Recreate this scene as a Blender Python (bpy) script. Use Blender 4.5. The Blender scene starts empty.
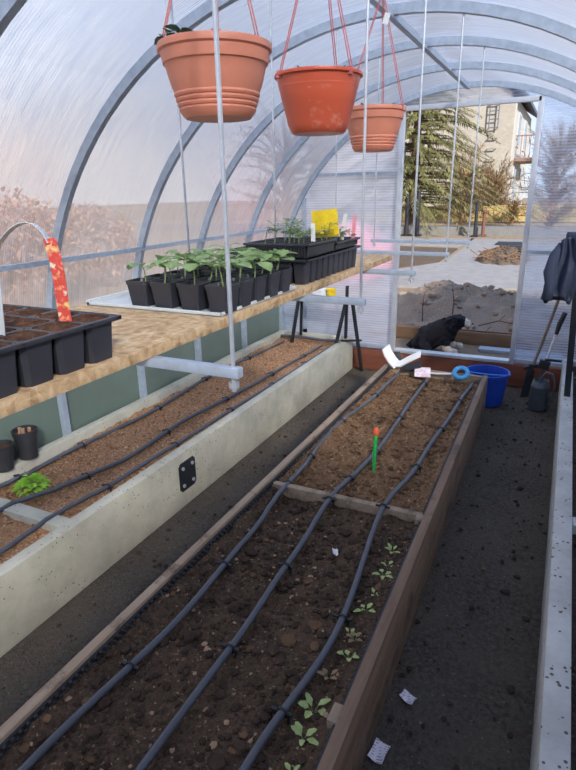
import bpy, bmesh, math, random
from mathutils import Vector, Matrix, noise as mnoise
random.seed(11)
S = bpy.context.scene
C = S.collection
PI = math.pi
WL = {}

# ------------------------------------------------------------------ helpers
def lin(c):
    out = []
    for v in c[:3]:
        v /= 255.0
        out.append(v / 12.92 if v <= .04045 else ((v + .055) / 1.055) ** 2.4)
    return (out[0], out[1], out[2], 1.0)

def V(*a): return Vector(a)

class MB:
    def __init__(s): s.v = []; s.f = []; s.m = []
    def add(s, vs, fs, mi=0):
        o = len(s.v); s.v += [Vector(p) for p in vs]
        s.f += [tuple(i + o for i in f) for f in fs]; s.m += [mi] * len(fs)
        return s
    def box(s, x0, x1, y0, y1, z0, z1, mi=0):
        vs = [(x0,y0,z0),(x1,y0,z0),(x1,y1,z0),(x0,y1,z0),(x0,y0,z1),(x1,y0,z1),(x1,y1,z1),(x0,y1,z1)]
        return s.add(vs, [(0,3,2,1),(4,5,6,7),(0,1,5,4),(1,2,6,5),(2,3,7,6),(3,0,4,7)], mi)
    def obox(s, c, sx, sy, sz, M=None, mi=0):
        M = M or Matrix.Identity(3); c = Vector(c); vs = []
        for z in (-1, 1):
            for x, y in ((-1,-1),(1,-1),(1,1),(-1,1)):
                vs.append(c + M @ V(x*sx/2, y*sy/2, z*sz/2))
        return s.add(vs, [(0,3,2,1),(4,5,6,7),(0,1,5,4),(1,2,6,5),(2,3,7,6),(3,0,4,7)], mi)
    def bar(s, a, b, w, h, up=(0,0,1), mi=0):
        a = Vector(a); b = Vector(b); d = (b - a); L = d.length; d.normalize()
        sd = d.cross(Vector(up))
        if sd.length < 1e-4: sd = d.cross(V(1,0,0))
        sd.normalize(); u = sd.cross(d)
        M = Matrix((sd, d, u)).transposed()
        return s.obox((a + b) / 2, w, L, h, M, mi)
    def tube(s, pts, r, n=8, mi=0, cap=True, closed=False):
        pts = [Vector(p) for p in pts]; N = len(pts)
        rs = r if isinstance(r, (list, tuple)) else [r] * N
        rings = []; prev = None
        for i, p in enumerate(pts):
            if closed: t = pts[(i+1) % N] - pts[i-1]
            else: t = pts[min(i+1, N-1)] - pts[max(i-1, 0)]
            t.normalize()
            if prev is None:
                a = t.cross(V(0,0,1))
                if a.length < 1e-3: a = t.cross(V(1,0,0))
            else:
                a = prev - t * prev.dot(t)
            a.normalize(); prev = a; b = t.cross(a)
            rings.append([p + (a * math.cos(2*PI*k/n) + b * math.sin(2*PI*k/n)) * rs[i] for k in range(n)])
        vs = [q for rg in rings for q in rg]; fs = []
        for i in range(N if closed else N - 1):
            j = (i + 1) % N
            for k in range(n):
                fs.append((i*n+k, i*n+(k+1)%n, j*n+(k+1)%n, j*n+k))
        if cap and not closed:
            fs.append(tuple(reversed(range(n)))); fs.append(tuple((N-1)*n + k for k in range(n)))
        return s.add(vs, fs, mi)
    def lathe(s, prof, c=(0,0,0), n=32, mi=0, wob=None):
        c = Vector(c); vs = []; fs = []
        for i, (r, z) in enumerate(prof):
            for k in range(n):
                a = 2*PI*k/n; rr = r * (wob(a, z) if wob else 1)
                vs.append(c + V(rr*math.cos(a), rr*math.sin(a), z))
        for i in range(len(prof)-1):
            for k in range(n):
                fs.append((i*n+k, i*n+(k+1)%n, (i+1)*n+(k+1)%n, (i+1)*n+k))
        if prof[0][0] > 1e-5: fs.append(tuple(reversed(range(n))))
        if prof[-1][0] > 1e-5: fs.append(tuple((len(prof)-1)*n + k for k in range(n)))
        return s.add(vs, fs, mi)
    def prism(s, poly, z0, z1, mi=0):
        n = len(poly)
        vs = [(x, y, z0) for x, y in poly] + [(x, y, z1) for x, y in poly]
        fs = [tuple(reversed(range(n))), tuple(range(n, 2*n))]
        for k in range(n): fs.append((k, (k+1)%n, n+(k+1)%n, n+k))
        return s.add(vs, fs, mi)
    def blob(s, c, r, sc=(1,1,1), amp=.25, freq=2.0, sub=1, mi=0, seed=0.):
        bm = bmesh.new(); bmesh.ops.create_icosphere(bm, subdivisions=sub, radius=1)
        c = Vector(c); vs = []
        for v in bm.verts:
            d = 1 + amp * mnoise.noise(v.co * freq + V(seed, seed*1.7, seed*.3))
            vs.append(c + V(v.co.x*r*sc[0]*d, v.co.y*r*sc[1]*d, v.co.z*r*sc[2]*d))
        fs = [tuple(v.index for v in f.verts) for f in bm.faces]; bm.free()
        return s.add(vs, fs, mi)
    def leaf(s, base, d, L, W, up=(0,0,1), droop=.25, cup=.2, mi=0, lobed=False, n=5):
        base = Vector(base); d = Vector(d).normalized(); sd = d.cross(Vector(up))
        if sd.length < 1e-3: sd = d.cross(V(1,0,0))
        sd.normalize(); u = sd.cross(d); vs = []
        for i in range(n + 1):
            t = i / n
            w = W * math.sin(PI * min(1, t*.92 + .06)) ** .8
            if lobed: w *= 1 + .22 * math.cos(t * 5 * PI)
            c = base + d * (L * t) - u * (droop * L * t * t)
            vs += [c - sd * w/2 + u * cup * w/2, c, c + sd * w/2 + u * cup * w/2]
        fs = []
        for i in range(n):
            a = i * 3
            fs += [(a, a+1, a+4, a+3), (a+1, a+2, a+5, a+4)]
        return s.add(vs, fs, mi)
    def build(s, name, mat, parent=None, smooth=True, angle=40, bevel=0, recenter=True, origin=None):
        me = bpy.data.meshes.new(name)
        if parent is not None: off = WL[parent]
        elif origin is not None: off = Vector(origin)
        elif recenter:
            xs = [p.x for p in s.v]; ys = [p.y for p in s.v]; zs = [p.z for p in s.v]
            off = V((min(xs)+max(xs))/2, (min(ys)+max(ys))/2, min(zs))
        else: off = V(0,0,0)
        me.from_pydata([tuple(p - off) for p in s.v], [], s.f)
        mats = mat if isinstance(mat, (list, tuple)) else [mat]
        for m in mats: me.materials.append(m)
        for p, i in zip(me.polygons, s.m): p.material_index = i
        if bevel:
            bm = bmesh.new(); bm.from_mesh(me)
            eg = [e for e in bm.edges if len(e.link_faces) == 2 and e.calc_face_angle(0) > .6]
            bmesh.ops.bevel(bm, geom=eg, offset=bevel, segments=2, affect='EDGES', profile=.6)
            bm.to_mesh(me); bm.free()
        if smooth:
            for p in me.polygons: p.use_smooth = True
            me.set_sharp_from_angle(angle=math.radians(angle))
        me.update()
        o = bpy.data.objects.new(name, me); C.objects.link(o)
        if parent is not None:
            o.parent = parent; WL[o] = WL[parent]
        else:
            o.location = off; WL[o] = off
        return o

def tag(o, label, cat, group=None, kind=None):
    o['label'] = label; o['category'] = cat
    if group: o['group'] = group
    if kind: o['kind'] = kind
    return o

def thing(name, label, cat, loc=(0,0,0), group=None):
    o = bpy.data.objects.new(name, None); C.objects.link(o)
    o.location = loc; o.empty_display_size = .05; WL[o] = Vector(loc)
    return tag(o, label, cat, group)

def struct(o, label=None, cat=None):
    o['kind'] = 'structure'
    if label: o['label'] = label
    if cat: o['category'] = cat
    return o

def copy_tree(o, parent=None):
    c = o.copy(); C.objects.link(c)
    if parent is not None: c.parent = parent
    for ch in list(o.children): copy_tree(ch, c)
    return c

# ------------------------------------------------------------------ materials
class NT:
    def __init__(s, name):
        s.m = bpy.data.materials.new(name); s.m.use_nodes = True
        s.t = s.m.node_tree; s.t.nodes.clear()
        s.out = s.n('ShaderNodeOutputMaterial')
    def n(s, typ, **kw):
        nd = s.t.nodes.new(typ)
        for k, v in kw.items():
            if k.startswith('i_'):
                key = k[2:]; key = int(key) if key.isdigit() else key.replace('_', ' ')
                nd.inputs[key].default_value = v
            else: setattr(nd, k, v)
        return nd
    def l(s, a, b): s.t.links.new(a, b)
    def coords(s, scale=(1,1,1), rot=(0,0,0)):
        tc = s.n('ShaderNodeTexCoord'); mp = s.n('ShaderNodeMapping')
        mp.inputs['Scale'].default_value = scale; mp.inputs['Rotation'].default_value = rot
        s.l(tc.outputs['Object'], mp.inputs['Vector']); return mp.outputs['Vector']
    def noise(s, vec, scale, detail=4, rough=.6):
        nd = s.n('ShaderNodeTexNoise', i_Scale=scale, i_Detail=detail, i_Roughness=rough)
        s.l(vec, nd.inputs['Vector']); return nd.outputs['Fac']
    def ramp(s, fac, stops, interp='LINEAR'):
        r = s.n('ShaderNodeValToRGB'); r.color_ramp.interpolation = interp
        e = r.color_ramp.elements
        while len(e) < len(stops): e.new(.5)
        for el, (p, c) in zip(e, stops): el.position = p; el.color = c if len(c) == 4 else lin(c)
        s.l(fac, r.inputs['Fac']); return r.outputs['Color']
    def mixc(s, fac, a, b, mode='MIX'):
        m = s.n('ShaderNodeMix', data_type='RGBA', blend_type=mode)
        for sock, v in ((m.inputs[0], fac), (m.inputs[6], a), (m.inputs[7], b)):
            if hasattr(v, 'is_linked'): s.l(v, sock)
            else: sock.default_value = v
        return m.outputs[2]
    def math(s, op, a, b=0.):
        m = s.n('ShaderNodeMath', operation=op)
        for i, v in enumerate((a, b)):
            if hasattr(v, 'is_linked'): s.l(v, m.inputs[i])
            else: m.inputs[i].default_value = v
        return m.outputs[0]
    def bsdf(s, color, rough=.6, metallic=0., bump=None, bstr=.3, bdist=.01, spec=.5, **kw):
        b = s.n('ShaderNodeBsdfPrincipled')
        if hasattr(color, 'is_linked'): s.l(color, b.inputs['Base Color'])
        else: b.inputs['Base Color'].default_value = color
        if hasattr(rough, 'is_linked'): s.l(rough, b.inputs['Roughness'])
        else: b.inputs['Roughness'].default_value = rough
        b.inputs['Metallic'].default_value = metallic
        b.inputs['Specular IOR Level'].default_value = spec
        for k, v in kw.items(): b.inputs[k.replace('_', ' ')].default_value = v
        if bump is not None:
            bp = s.n('ShaderNodeBump', i_Strength=bstr, i_Distance=bdist)
            s.l(bump, bp.inputs['Height']); s.l(bp.outputs['Normal'], b.inputs['Normal'])
        s.l(b.outputs['BSDF'], s.out.inputs['Surface']); return b

def plain(name, col, rough=.6, metallic=0., var=.12, scale=20, bstr=.0, stretch=(1,1,1), spec=.5, **kw):
    t = NT(name); v = t.coords(stretch); f = t.noise(v, scale, 5, .65)
    c = lin(col)
    lo = tuple(x*(1-var) for x in c[:3]) + (1,); hi = tuple(min(1, x*(1+var)) for x in c[:3]) + (1,)
    t.bsdf(t.ramp(f, [(.3, lo), (.7, hi)]), rough, metallic, f if bstr else None, bstr, .004, spec, **kw)
    return t.m

def soil_mat(name, dark, mid, light, chips, chip_amt=.62):
    t = NT(name); v = t.coords()
    big = t.noise(v, 3.0, 5, .6); fine = t.noise(v, 70, 6, .75)
    c1 = t.ramp(big, [(.3, dark), (.65, mid)])
    c2 = t.mixc(t.ramp(fine, [(.4, (0,0,0,1)), (.62, (1,1,1,1))]), c1, lin(light))
    vo = t.n('ShaderNodeTexVoronoi', i_Scale=140.0); t.l(v, vo.inputs['Vector'])
    sp = t.noise(v, 90, 2, .5)
    c3 = t.mixc(t.ramp(sp, [(chip_amt, (0,0,0,1)), (chip_amt+.05, (1,1,1,1))]), c2, lin(chips))
    h = t.math('ADD', fine, t.math('MULTIPLY', vo.outputs['Distance'], .5))
    t.bsdf(c3, .95, 0, h, .9, .012, .15); return t.m

def wood_mat(name, a, b, axis='Y', rough=.75, grain=30, dirt=None):
    sc = {'X': (.6, 8, 8), 'Y': (8, .6, 8), 'Z': (8, 8, .6)}[axis]
    t = NT(name); v = t.coords(sc); f = t.noise(v, grain/8, 8, .7)
    c = t.ramp(f, [(.25, a), (.75, b)])
    if dirt:
        d = t.noise(t.coords(), 6, 6, .75)
        c = t.mixc(t.ramp(d, [(.52, (0,0,0,1)), (.66, (1,1,1,1))]), c, lin(dirt))
    t.bsdf(c, rough, 0, f, .35, .006, .3); return t.m

def poly_mat(name, axis, pitch, trans, tint=(.95,.97,1.0,1), var=.16, streak=(1,1,1), scatter=(.9,.9,.92,1), share=.45, blur=.32, tint2=None, scatter2=None, streak_amt=.45):
    """twin-wall polycarbonate: clear, scattering and glossy shares, ribbed along its flutes"""
    t = NT(name); tc = t.n('ShaderNodeTexCoord')
    w = t.n('ShaderNodeTexWave', wave_type='BANDS', bands_direction=axis, i_Scale=.314/pitch)
    w.inputs['Distortion'].default_value = .15
    t.l(tc.outputs['Object'], w.inputs['Vector'])
    st = t.noise(t.coords(streak), 5, 5, .65)
    fac = t.math('ADD', t.math('MULTIPLY', w.outputs['Fac'], var), trans - var/2)
    fac = t.math('ADD', fac, t.math('MULTIPLY', t.math('SUBTRACT', st, .5), -streak_amt))
    lw = t.n('ShaderNodeLayerWeight', i_Blend=.5)          # less light goes straight through at grazing angles
    gz = t.math('SUBTRACT', 1.0, t.math('POWER', lw.outputs['Facing'], 3.0))
    fac = t.math('MULTIPLY', fac, t.math('ADD', t.math('MULTIPLY', gz, .8), .2))
    tr = t.n('ShaderNodeBsdfTransparent'); tr.inputs[0].default_value = tint
    tl = t.n('ShaderNodeBsdfTranslucent'); tl.inputs[0].default_value = scatter
    df = t.n('ShaderNodeBsdfDiffuse'); df.inputs[0].default_value = scatter
    gl = t.n('ShaderNodeBsdfGlossy'); gl.inputs['Roughness'].default_value = .25; gl.inputs[0].default_value = (1,1,1,1)
    rf = t.n('ShaderNodeBsdfRefraction'); rf.inputs['IOR'].default_value = 1.12; rf.inputs['Roughness'].default_value = blur; rf.inputs[0].default_value = tint
    m0 = t.n('ShaderNodeMixShader'); m0.inputs[0].default_value = share; t.l(tr.outputs[0], m0.inputs[1]); t.l(rf.outputs[0], m0.inputs[2])
    if scatter2:  # blue of the sky painted into the sheet, darker towards the ridge
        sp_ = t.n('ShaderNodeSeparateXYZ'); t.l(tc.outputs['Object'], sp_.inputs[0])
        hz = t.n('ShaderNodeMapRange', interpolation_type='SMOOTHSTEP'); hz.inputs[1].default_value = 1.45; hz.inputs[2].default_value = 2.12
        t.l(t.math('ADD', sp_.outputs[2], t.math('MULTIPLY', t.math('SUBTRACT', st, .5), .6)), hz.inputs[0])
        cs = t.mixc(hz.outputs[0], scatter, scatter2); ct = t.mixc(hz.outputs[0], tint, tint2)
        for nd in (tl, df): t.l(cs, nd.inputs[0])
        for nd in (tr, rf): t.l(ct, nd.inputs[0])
    m1 = t.n('ShaderNodeMixShader'); m1.inputs[0].default_value = .45
    t.l(tl.outputs[0], m1.inputs[1]); t.l(df.outputs[0], m1.inputs[2])
    m2 = t.n('ShaderNodeMixShader'); t.l(fac, m2.inputs[0]); t.l(m1.outputs[0], m2.inputs[1]); t.l(m0.outputs[0], m2.inputs[2])
    fr = t.math('ADD', t.math('MULTIPLY', t.math('POWER', lw.outputs['Facing'], 5.0), .7), .035)
    bp = t.n('ShaderNodeBump', i_Strength=.25, i_Distance=.003); t.l(w.outputs['Fac'], bp.inputs['Height'])
    t.l(bp.outputs['Normal'], gl.inputs['Normal'])
    m3 = t.n('ShaderNodeMixShader'); t.l(fr, m3.inputs[0])
    t.l(m2.outputs[0], m3.inputs[1]); t.l(gl.outputs[0], m3.inputs[2])
    t.l(m3.outputs[0], t.out.inputs['Surface']); return t.m

def leaf_mat(name, a, b, scale=30):
    t = NT(name); f = t.noise(t.coords(), scale, 3)
    c = t.ramp(f, [(.3, a), (.7, b)])
    bs = t.bsdf(c, .5, spec=.4)
    tl = t.n('ShaderNodeBsdfTranslucent'); t.l(c, tl.inputs[0])
    mx = t.n('ShaderNodeMixShader'); mx.inputs[0].default_value = .35
    t.l(bs.outputs[0], mx.inputs[1]); t.l(tl.outputs[0], mx.inputs[2]); t.l(mx.outputs[0], t.out.inputs['Surface'])
    return t.m

def osb_mat():
    t = NT('osb')
    v1 = t.coords((60, 22, 60), (0, 0, .5)); v2 = t.coords((24, 66, 24), (0, 0, .9))
    a = t.n('ShaderNodeTexVoronoi', i_Scale=1.6); t.l(v1, a.inputs['Vector'])
    b = t.n('ShaderNodeTexVoronoi', i_Scale=1.6); t.l(v2, b.inputs['Vector'])
    sep = t.n('ShaderNodeSeparateColor'); t.l(t.mixc(.5, a.outputs['Color'], b.outputs['Color']), sep.inputs[0])
    f = t.noise(t.coords((1,1,1)), 45, 5, .7)
    fac = t.math('ADD', t.math('MULTIPLY', sep.outputs[0], .34), t.math('MULTIPLY', f, .66))
    c = t.ramp(fac, [(.25, (146,112,78)), (.5, (196,164,124)), (.75, (222,198,160))])
    d = t.noise(t.coords((3,1.5,3)), 5, 5, .7)
    c = t.mixc(t.ramp(d, [(.55, (0,0,0,1)), (.75, (.55,.55,.55,1))]), c, lin((130,100,76)))
    t.bsdf(c, .75, 0, fac, .3, .003, .3); return t.m

def concrete_mat(name, a, b, spots=True, pit=.17):
    t = NT(name); v = t.coords()
    f = t.noise(v, 5, 7, .7); c = t.ramp(f, [(.3, a), (.7, b)])
    if spots:
        vo = t.n('ShaderNodeTexVoronoi', i_Scale=55.0); t.l(v, vo.inputs['Vector'])
        k = t.noise(v, 11, 3)
        m = t.math('MULTIPLY', t.math('LESS_THAN', vo.outputs['Distance'], pit), t.math('GREATER_THAN', k, .53))
        c = t.mixc(m, c, lin((92,86,78)))
    g = t.noise(t.coords((30, 1.5, 30)), 3, 4)
    t.bsdf(c, .85, 0, t.math('ADD', f, t.math('MULTIPLY', g, .3)), .3, .006, .3); return t.m

def brick_mat(name, a, b, mortar, scale):
    t = NT(name); tc = t.n('ShaderNodeTexCoord')
    mp = t.n('ShaderNodeMapping'); mp.inputs['Rotation'].default_value = (PI/2, 0, 0)
    t.l(tc.outputs['Object'], mp.inputs['Vector'])
    br = t.n('ShaderNodeTexBrick', i_Scale=scale); t.l(mp.outputs[0], br.inputs['Vector'])
    br.inputs['Color1'].default_value = lin(a); br.inputs['Color2'].default_value = lin(b)
    br.inputs['Mortar'].default_value = lin(mortar); br.inputs['Mortar Size'].default_value = .02
    n = t.noise(t.coords(), 1.2, 5); c = t.mixc(t.ramp(n, [(.4, (0,0,0,1)), (.7, (.5,.5,.5,1))]), br.outputs['Color'], lin((142,135,126)))
    t.bsdf(c, .9, spec=.2); return t.m

M = {}
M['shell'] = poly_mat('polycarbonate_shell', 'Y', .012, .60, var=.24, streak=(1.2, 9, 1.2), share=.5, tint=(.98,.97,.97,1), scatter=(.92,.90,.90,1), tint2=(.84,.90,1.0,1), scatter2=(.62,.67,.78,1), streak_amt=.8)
M['endpanel'] = poly_mat('polycarbonate_end', 'Z', .02, .62, var=.2, streak=(1, 1, 5), tint=(.84,.90,1.0,1), scatter=(.66,.72,.88,1), share=.45, blur=.15)
M['endpanel_l'] = poly_mat('polycarbonate_end_hazy', 'Z', .02, .34, var=.16, streak=(1, 1, 5), tint=(.88,.92,1.0,1), scatter=(.92,.92,1.0,1), share=.5, blur=.2)
M['galv'] = plain('galvanized_tube', (172,184,198), .45, .3, .15, 30)
M['zinc'] = plain('zinc_rod', (196,202,208), .38, .6, .12, 60)
M['alu'] = plain('aluminium_profile', (205,208,212), .4, .4, .08, 20)
M['osb'] = osb_mat()
M['skirt'] = plain('green_grey_skirt', (98,112,102), .5, var=.12, scale=3)
M['conc'] = concrete_mat('concrete_board', (160,157,142), (198,194,176))
M['conc_r'] = concrete_mat('concrete_board_cool', (156,156,152), (194,194,190), pit=.26)
M['plank_l'] = wood_mat('weathered_plank', (128,110,92), (172,152,130), 'Y', dirt=(92,76,64))
M['plank_r'] = wood_mat('brown_stained_plank', (98,78,62), (150,124,102), 'Y', dirt=(84,70,60))
M['beamred'] = wood_mat('red_brown_timber', (98,56,42), (132,78,60), 'X')
M['soil_l'] = soil_mat('soil_left', (104,72,50), (160,116,82), (196,152,114), (226,196,160), .62)
M['soil_m'] = soil_mat('soil_middle', (66,50,38), (118,90,66), (146,114,84), (198,164,126), .64)
M['soil_n_shade'] = soil_mat('soil_near_shaded', (38,32,29), (96,76,60), (104,86,70), (164,136,110), .66)  # shade over the near half is painted into this soil colour
M['soil_r'] = soil_mat('soil_right', (40,35,33), (62,53,47), (74,64,58), (120,104,90), .68)
M['soil_pot'] = soil_mat('soil_peat', (58,38,28), (98,64,46), (118,82,60), (150,112,84), .66)
M['floor'] = soil_mat('floor_earth', (60,55,50), (90,82,72), (102,94,84), (146,136,122), .7)
M['chip'] = plain('wood_chip', (158,126,98), .85, var=.3, scale=8)
M['clod'] = plain('earth_clod', (104,80,60), .95, var=.4, scale=9, spec=.1)
M['clod_l'] = plain('earth_clod_light', (138,102,76), .95, var=.4, scale=9, spec=.1)
M['clod_d'] = plain('earth_clod_dark', (68,55,46), .95, var=.4, scale=9, spec=.1)
M['hose'] = plain('drip_hose', (78,81,88), .42, var=.1, spec=.5)
M['clip'] = plain('hose_clip', (34,36,40), .5, var=.1)
M['blackp'] = plain('black_plastic', (46,47,54), .38, var=.15, scale=25, spec=.5)
M['blackp2'] = plain('black_plastic_matt', (40,41,45), .55, var=.2, scale=25)
M['black'] = plain('black_metal', (36,38,44), .5, .2, .15, 20)
M['terra'] = plain('terracotta_plastic', (204,128,102), .5, var=.07, scale=9)
t = NT('terracotta_scuffed'); f = t.noise(t.coords((1,1,1.6)), 14, 5, .7)
zz = t.n('ShaderNodeSeparateXYZ'); t.l(t.coords(), zz.inputs[0])
mask = t.math('MULTIPLY', t.ramp(f, [(.56, (0,0,0,1)), (.70, (.7,.7,.7,1))]), t.math('GREATER_THAN', zz.outputs[0], .012))
t.bsdf(t.mixc(mask, lin((196,86,58)), lin((214,158,138))), .42); M['terra2'] = t.m
M['cord'] = plain('pink_cord', (196,118,112), .7, var=.1)
M['cord_r'] = plain('red_cord', (186,98,98), .7, var=.1)
M['white'] = plain('white_plastic', (232,232,230), .45, var=.04)
M['foil'] = plain('pale_tray', (206,210,210), .35, .15, .08, 15)
M['paper'] = plain('paper', (226,220,222), .8, var=.06, scale=60)
M['leaf'] = leaf_mat('leaf_cucumber', (124,156,92), (176,202,136))
M['leaf2'] = leaf_mat('leaf_tomato', (100,128,92), (140,164,122))
M['leafb'] = leaf_mat('leaf_bright', (130,198,50), (190,232,90))
M['leafl'] = leaf_mat('leaf_lettuce', (160,186,108), (208,220,150))
M['leafr'] = leaf_mat('leaf_red_lettuce', (140,110,88), (176,150,112))
M['leafd'] = leaf_mat('leaf_dark', (58,76,62), (88,106,86))
M['stem'] = leaf_mat('stem_green', (138,160,104), (170,186,132))
M['yellow'] = plain('yellow_sticky', (240,206,34), .5, var=.12, scale=60)
M['green'] = plain('green_stake', (40,168,84), .45, var=.05)
M['orange'] = plain('orange_tip', (224,92,52), .5, var=.05)
M['pinkl'] = plain('pink_label', (232,150,160), .5, var=.08)
M['blue'] = plain('blue_bucket', (32,72,176), .4, var=.08)
M['cyan'] = plain('light_blue_handle', (66,150,206), .45, var=.08)
M['navy'] = plain('navy_cloth', (44,54,76), .9, var=.18, scale=12, bstr=.2)
M['canister'] = plain('grey_can', (74,80,88), .5, .1, .15)
M['handle'] = wood_mat('tool_handle', (104,90,80), (142,126,112), 'Z')
M['sand'] = soil_mat('outside_ground', (120,102,82), (146,126,104), (154,136,114), (172,156,134), .66)
M['sand_l'] = soil_mat('outside_sand', (196,168,140), (212,186,158), (216,192,166), (226,206,182), .68)
M['paving'] = concrete_mat('paving', (122,120,120), (146,144,143), False)
M['kerb'] = concrete_mat('kerb', (104,104,104), (126,124,122), False)
M['road'] = soil_mat('road_sand', (146,126,106), (166,146,124), (172,154,134), (184,168,148), .7)
M['darkearth'] = soil_mat('dark_earth', (70,60,52), (98,84,72), (108,94,82), (130,114,98), .68)
M['heap'] = soil_mat('heap_earth', (116,100,88), (164,146,128), (180,160,142), (204,184,162), .66)
M['beam'] = wood_mat('old_beam', (104,78,58), (150,118,90), 'X')
M['hedge'] = leaf_mat('brown_hedge', (186,146,116), (214,176,146), 3)
M['grass'] = plain('grass_bank', (84,104,66), .95, var=.4, scale=14)
M['bark'] = wood_mat('bark', (74,60,50), (112,94,78), 'Z')
M['twig'] = plain('twig', (128,98,72), .9, var=.2)
M['needle'] = leaf_mat('spruce', (84,90,58), (156,152,100), 1.3)
M['bush'] = leaf_mat('bare_bush', (118,94,62), (150,126,84), 1.5)
M['fence'] = wood_mat('yellow_fence', (158,138,88), (184,164,112), 'X')
M['brick'] = brick_mat('pale_brick', (168,162,152), (156,149,138), (158,152,144), 3.2)
M['plaster'] = plain('white_plaster', (176,174,170), .9, var=.05, scale=3)
M['roof'] = plain('roof_slate', (86,92,108), .8, var=.1)
M['rung'] = plain('grey_rung', (128,122,116), .8)
M['glass'] = plain('window_glass', (92,108,124), .12, var=.1, scale=2)
M['rust'] = plain('red_brown_paint', (104,66,54), .7, var=.15)
M['rail'] = plain('grey_brown_paint', (128,104,96), .7)
M['redt'] = plain('red_cover', (196,112,118), .8, var=.15, scale=3)
M['fur'] = plain('black_fur', (26,26,32), .85, var=.4, scale=60, bstr=.8, spec=.25)
M['furw'] = plain('white_fur', (222,208,192), .9, var=.12, scale=60, bstr=.6, spec=.2)
M['nose'] = plain('dog_nose', (18,18,20), .35, var=.1)
t = NT('seed_print'); v = t.coords((1,1,1)); f = t.noise(v, 75, 2, .5)
t.bsdf(t.ramp(f, [(.30, (238,214,120)), (.40, (232,150,110)), (.47, (206,66,52)), (.60, (214,84,66)), (.68, (236,222,190)), (.78, (150,172,110))]), .4)
M['print'] = t.m
t = NT('printed_paper'); w = t.n('ShaderNodeTexWave', bands_direction='Y', i_Scale=38.0); t.l(t.coords(), w.inputs['Vector'])
k = t.noise(t.coords((1,.2,1)), 160, 2)
t.bsdf(t.mixc(t.math('MULTIPLY', t.math('GREATER_THAN', w.outputs['Fac'], .62), t.math('GREATER_THAN', k, .5)), lin((224,216,220)), lin((158,146,156))), .8)
M['printpaper'] = t.m
t = NT('packet_print'); f = t.noise(t.coords(), 30, 3)
t.bsdf(t.ramp(f, [(.42, (236,228,232)), (.58, (222,182,196)), (.68, (232,214,220))]), .6); M['packet'] = t.m

# ------------------------------------------------------------------ camera
AX = V(0.90172718, 0.12596944, -0.41354539); AY = V(0.43196405, -0.3005624, 0.85033482); AZ = V(-0.01717999, -0.94540676, -0.32543955)
right = V(AX.x, AY.x, AZ.x); down = V(AX.y, AY.y, AZ.y); fwd = V(AX.z, AY.z, AZ.z)
cd = bpy.data.cameras.new('camera'); cam = bpy.data.objects.new('camera', cd); C.objects.link(cam)
cam.matrix_world = Matrix((( right.x, -down.x, -fwd.x, 0), (right.y, -down.y, -fwd.y, 0), (right.z, -down.z, -fwd.z, 1.45), (0,0,0,1)))
cd.sensor_fit = 'VERTICAL'; cd.sensor_height = 24; cd.lens = 563/770*24; cd.clip_start = .02; cd.clip_end = 400
S.camera = cam

# ------------------------------------------------------------------ light
w = bpy.data.worlds.new('world'); S.world = w; w.use_nodes = True; nt = w.node_tree; nt.nodes.clear()
out = nt.nodes.new('ShaderNodeOutputWorld'); bg = nt.nodes.new('ShaderNodeBackground')
tc = nt.nodes.new('ShaderNodeTexCoord'); sx = nt.nodes.new('ShaderNodeSeparateXYZ'); rp = nt.nodes.new('ShaderNodeValToRGB')
nt.links.new(tc.outputs['Generated'], sx.inputs[0]); nt.links.new(sx.outputs[2], rp.inputs[0])
e = rp.color_ramp.elements
e[0].position = 0; e[0].color = (.74,.83,.96,1); e[1].position = .75; e[1].color = (.24,.40,.80,1)
m = e.new(.30); m.color = (.48,.66,.98,1)
ns = nt.nodes.new('ShaderNodeTexNoise'); ns.inputs['Scale'].default_value = 2.2; ns.inputs['Detail'].default_value = 6
nt.links.new(tc.outputs['Generated'], ns.inputs['Vector'])
mr = nt.nodes.new('ShaderNodeMapRange'); mr.inputs[1].default_value = .15; mr.inputs[2].default_value = .75
neg = nt.nodes.new('ShaderNodeMath'); neg.operation = 'MULTIPLY'; neg.inputs[1].default_value = -1; nt.links.new(sx.outputs[0], neg.inputs[0])
nt.links.new(neg.outputs[0], mr.inputs[0])
r2 = nt.nodes.new('ShaderNodeValToRGB'); r2.color_ramp.elements[0].position = .25; r2.color_ramp.elements[1].position = .6
nt.links.new(ns.outputs['Fac'], r2.inputs[0])
mm = nt.nodes.new('ShaderNodeMath'); mm.operation = 'MULTIPLY'; nt.links.new(mr.outputs[0], mm.inputs[0]); nt.links.new(r2.outputs[0], mm.inputs[1])
mx = nt.nodes.new('ShaderNodeMix'); mx.data_type = 'RGBA'; nt.links.new(mm.outputs[0], mx.inputs[0]); nt.links.new(rp.outputs[0], mx.inputs[6]); mx.inputs[7].default_value = (1.15, 1.12, 1.12, 1)
nt.links.new(mx.outputs[2], bg.inputs[0]); bg.inputs[1].default_value = 1.0
nt.links.new(bg.outputs[0], out.inputs[0])
sd = bpy.data.lights.new('sun', 'SUN'); sd.energy = 7.0; sd.angle = math.radians(4); sd.color = (1.0, .94, .85)
so = bpy.data.objects.new('sun', sd); C.objects.link(so); so.location = (4, -6, 6)
so.rotation_euler = V(-.58, .66, -.52).to_track_quat('-Z', 'Y').to_euler()
S.view_settings.view_transform = 'Standard'; S.view_settings.look = 'None'
S.view_settings.exposure = 0.3; S.view_settings.gamma = 1; S.view_settings.use_curve_mapping = False
S.cycles.use_denoising = True
S.cycles.max_bounces = 14; S.cycles.diffuse_bounces = 6; S.cycles.transparent_max_bounces = 24; S.cycles.transmission_bounces = 8
S.cycles.sample_clamp_indirect = 8

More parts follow.
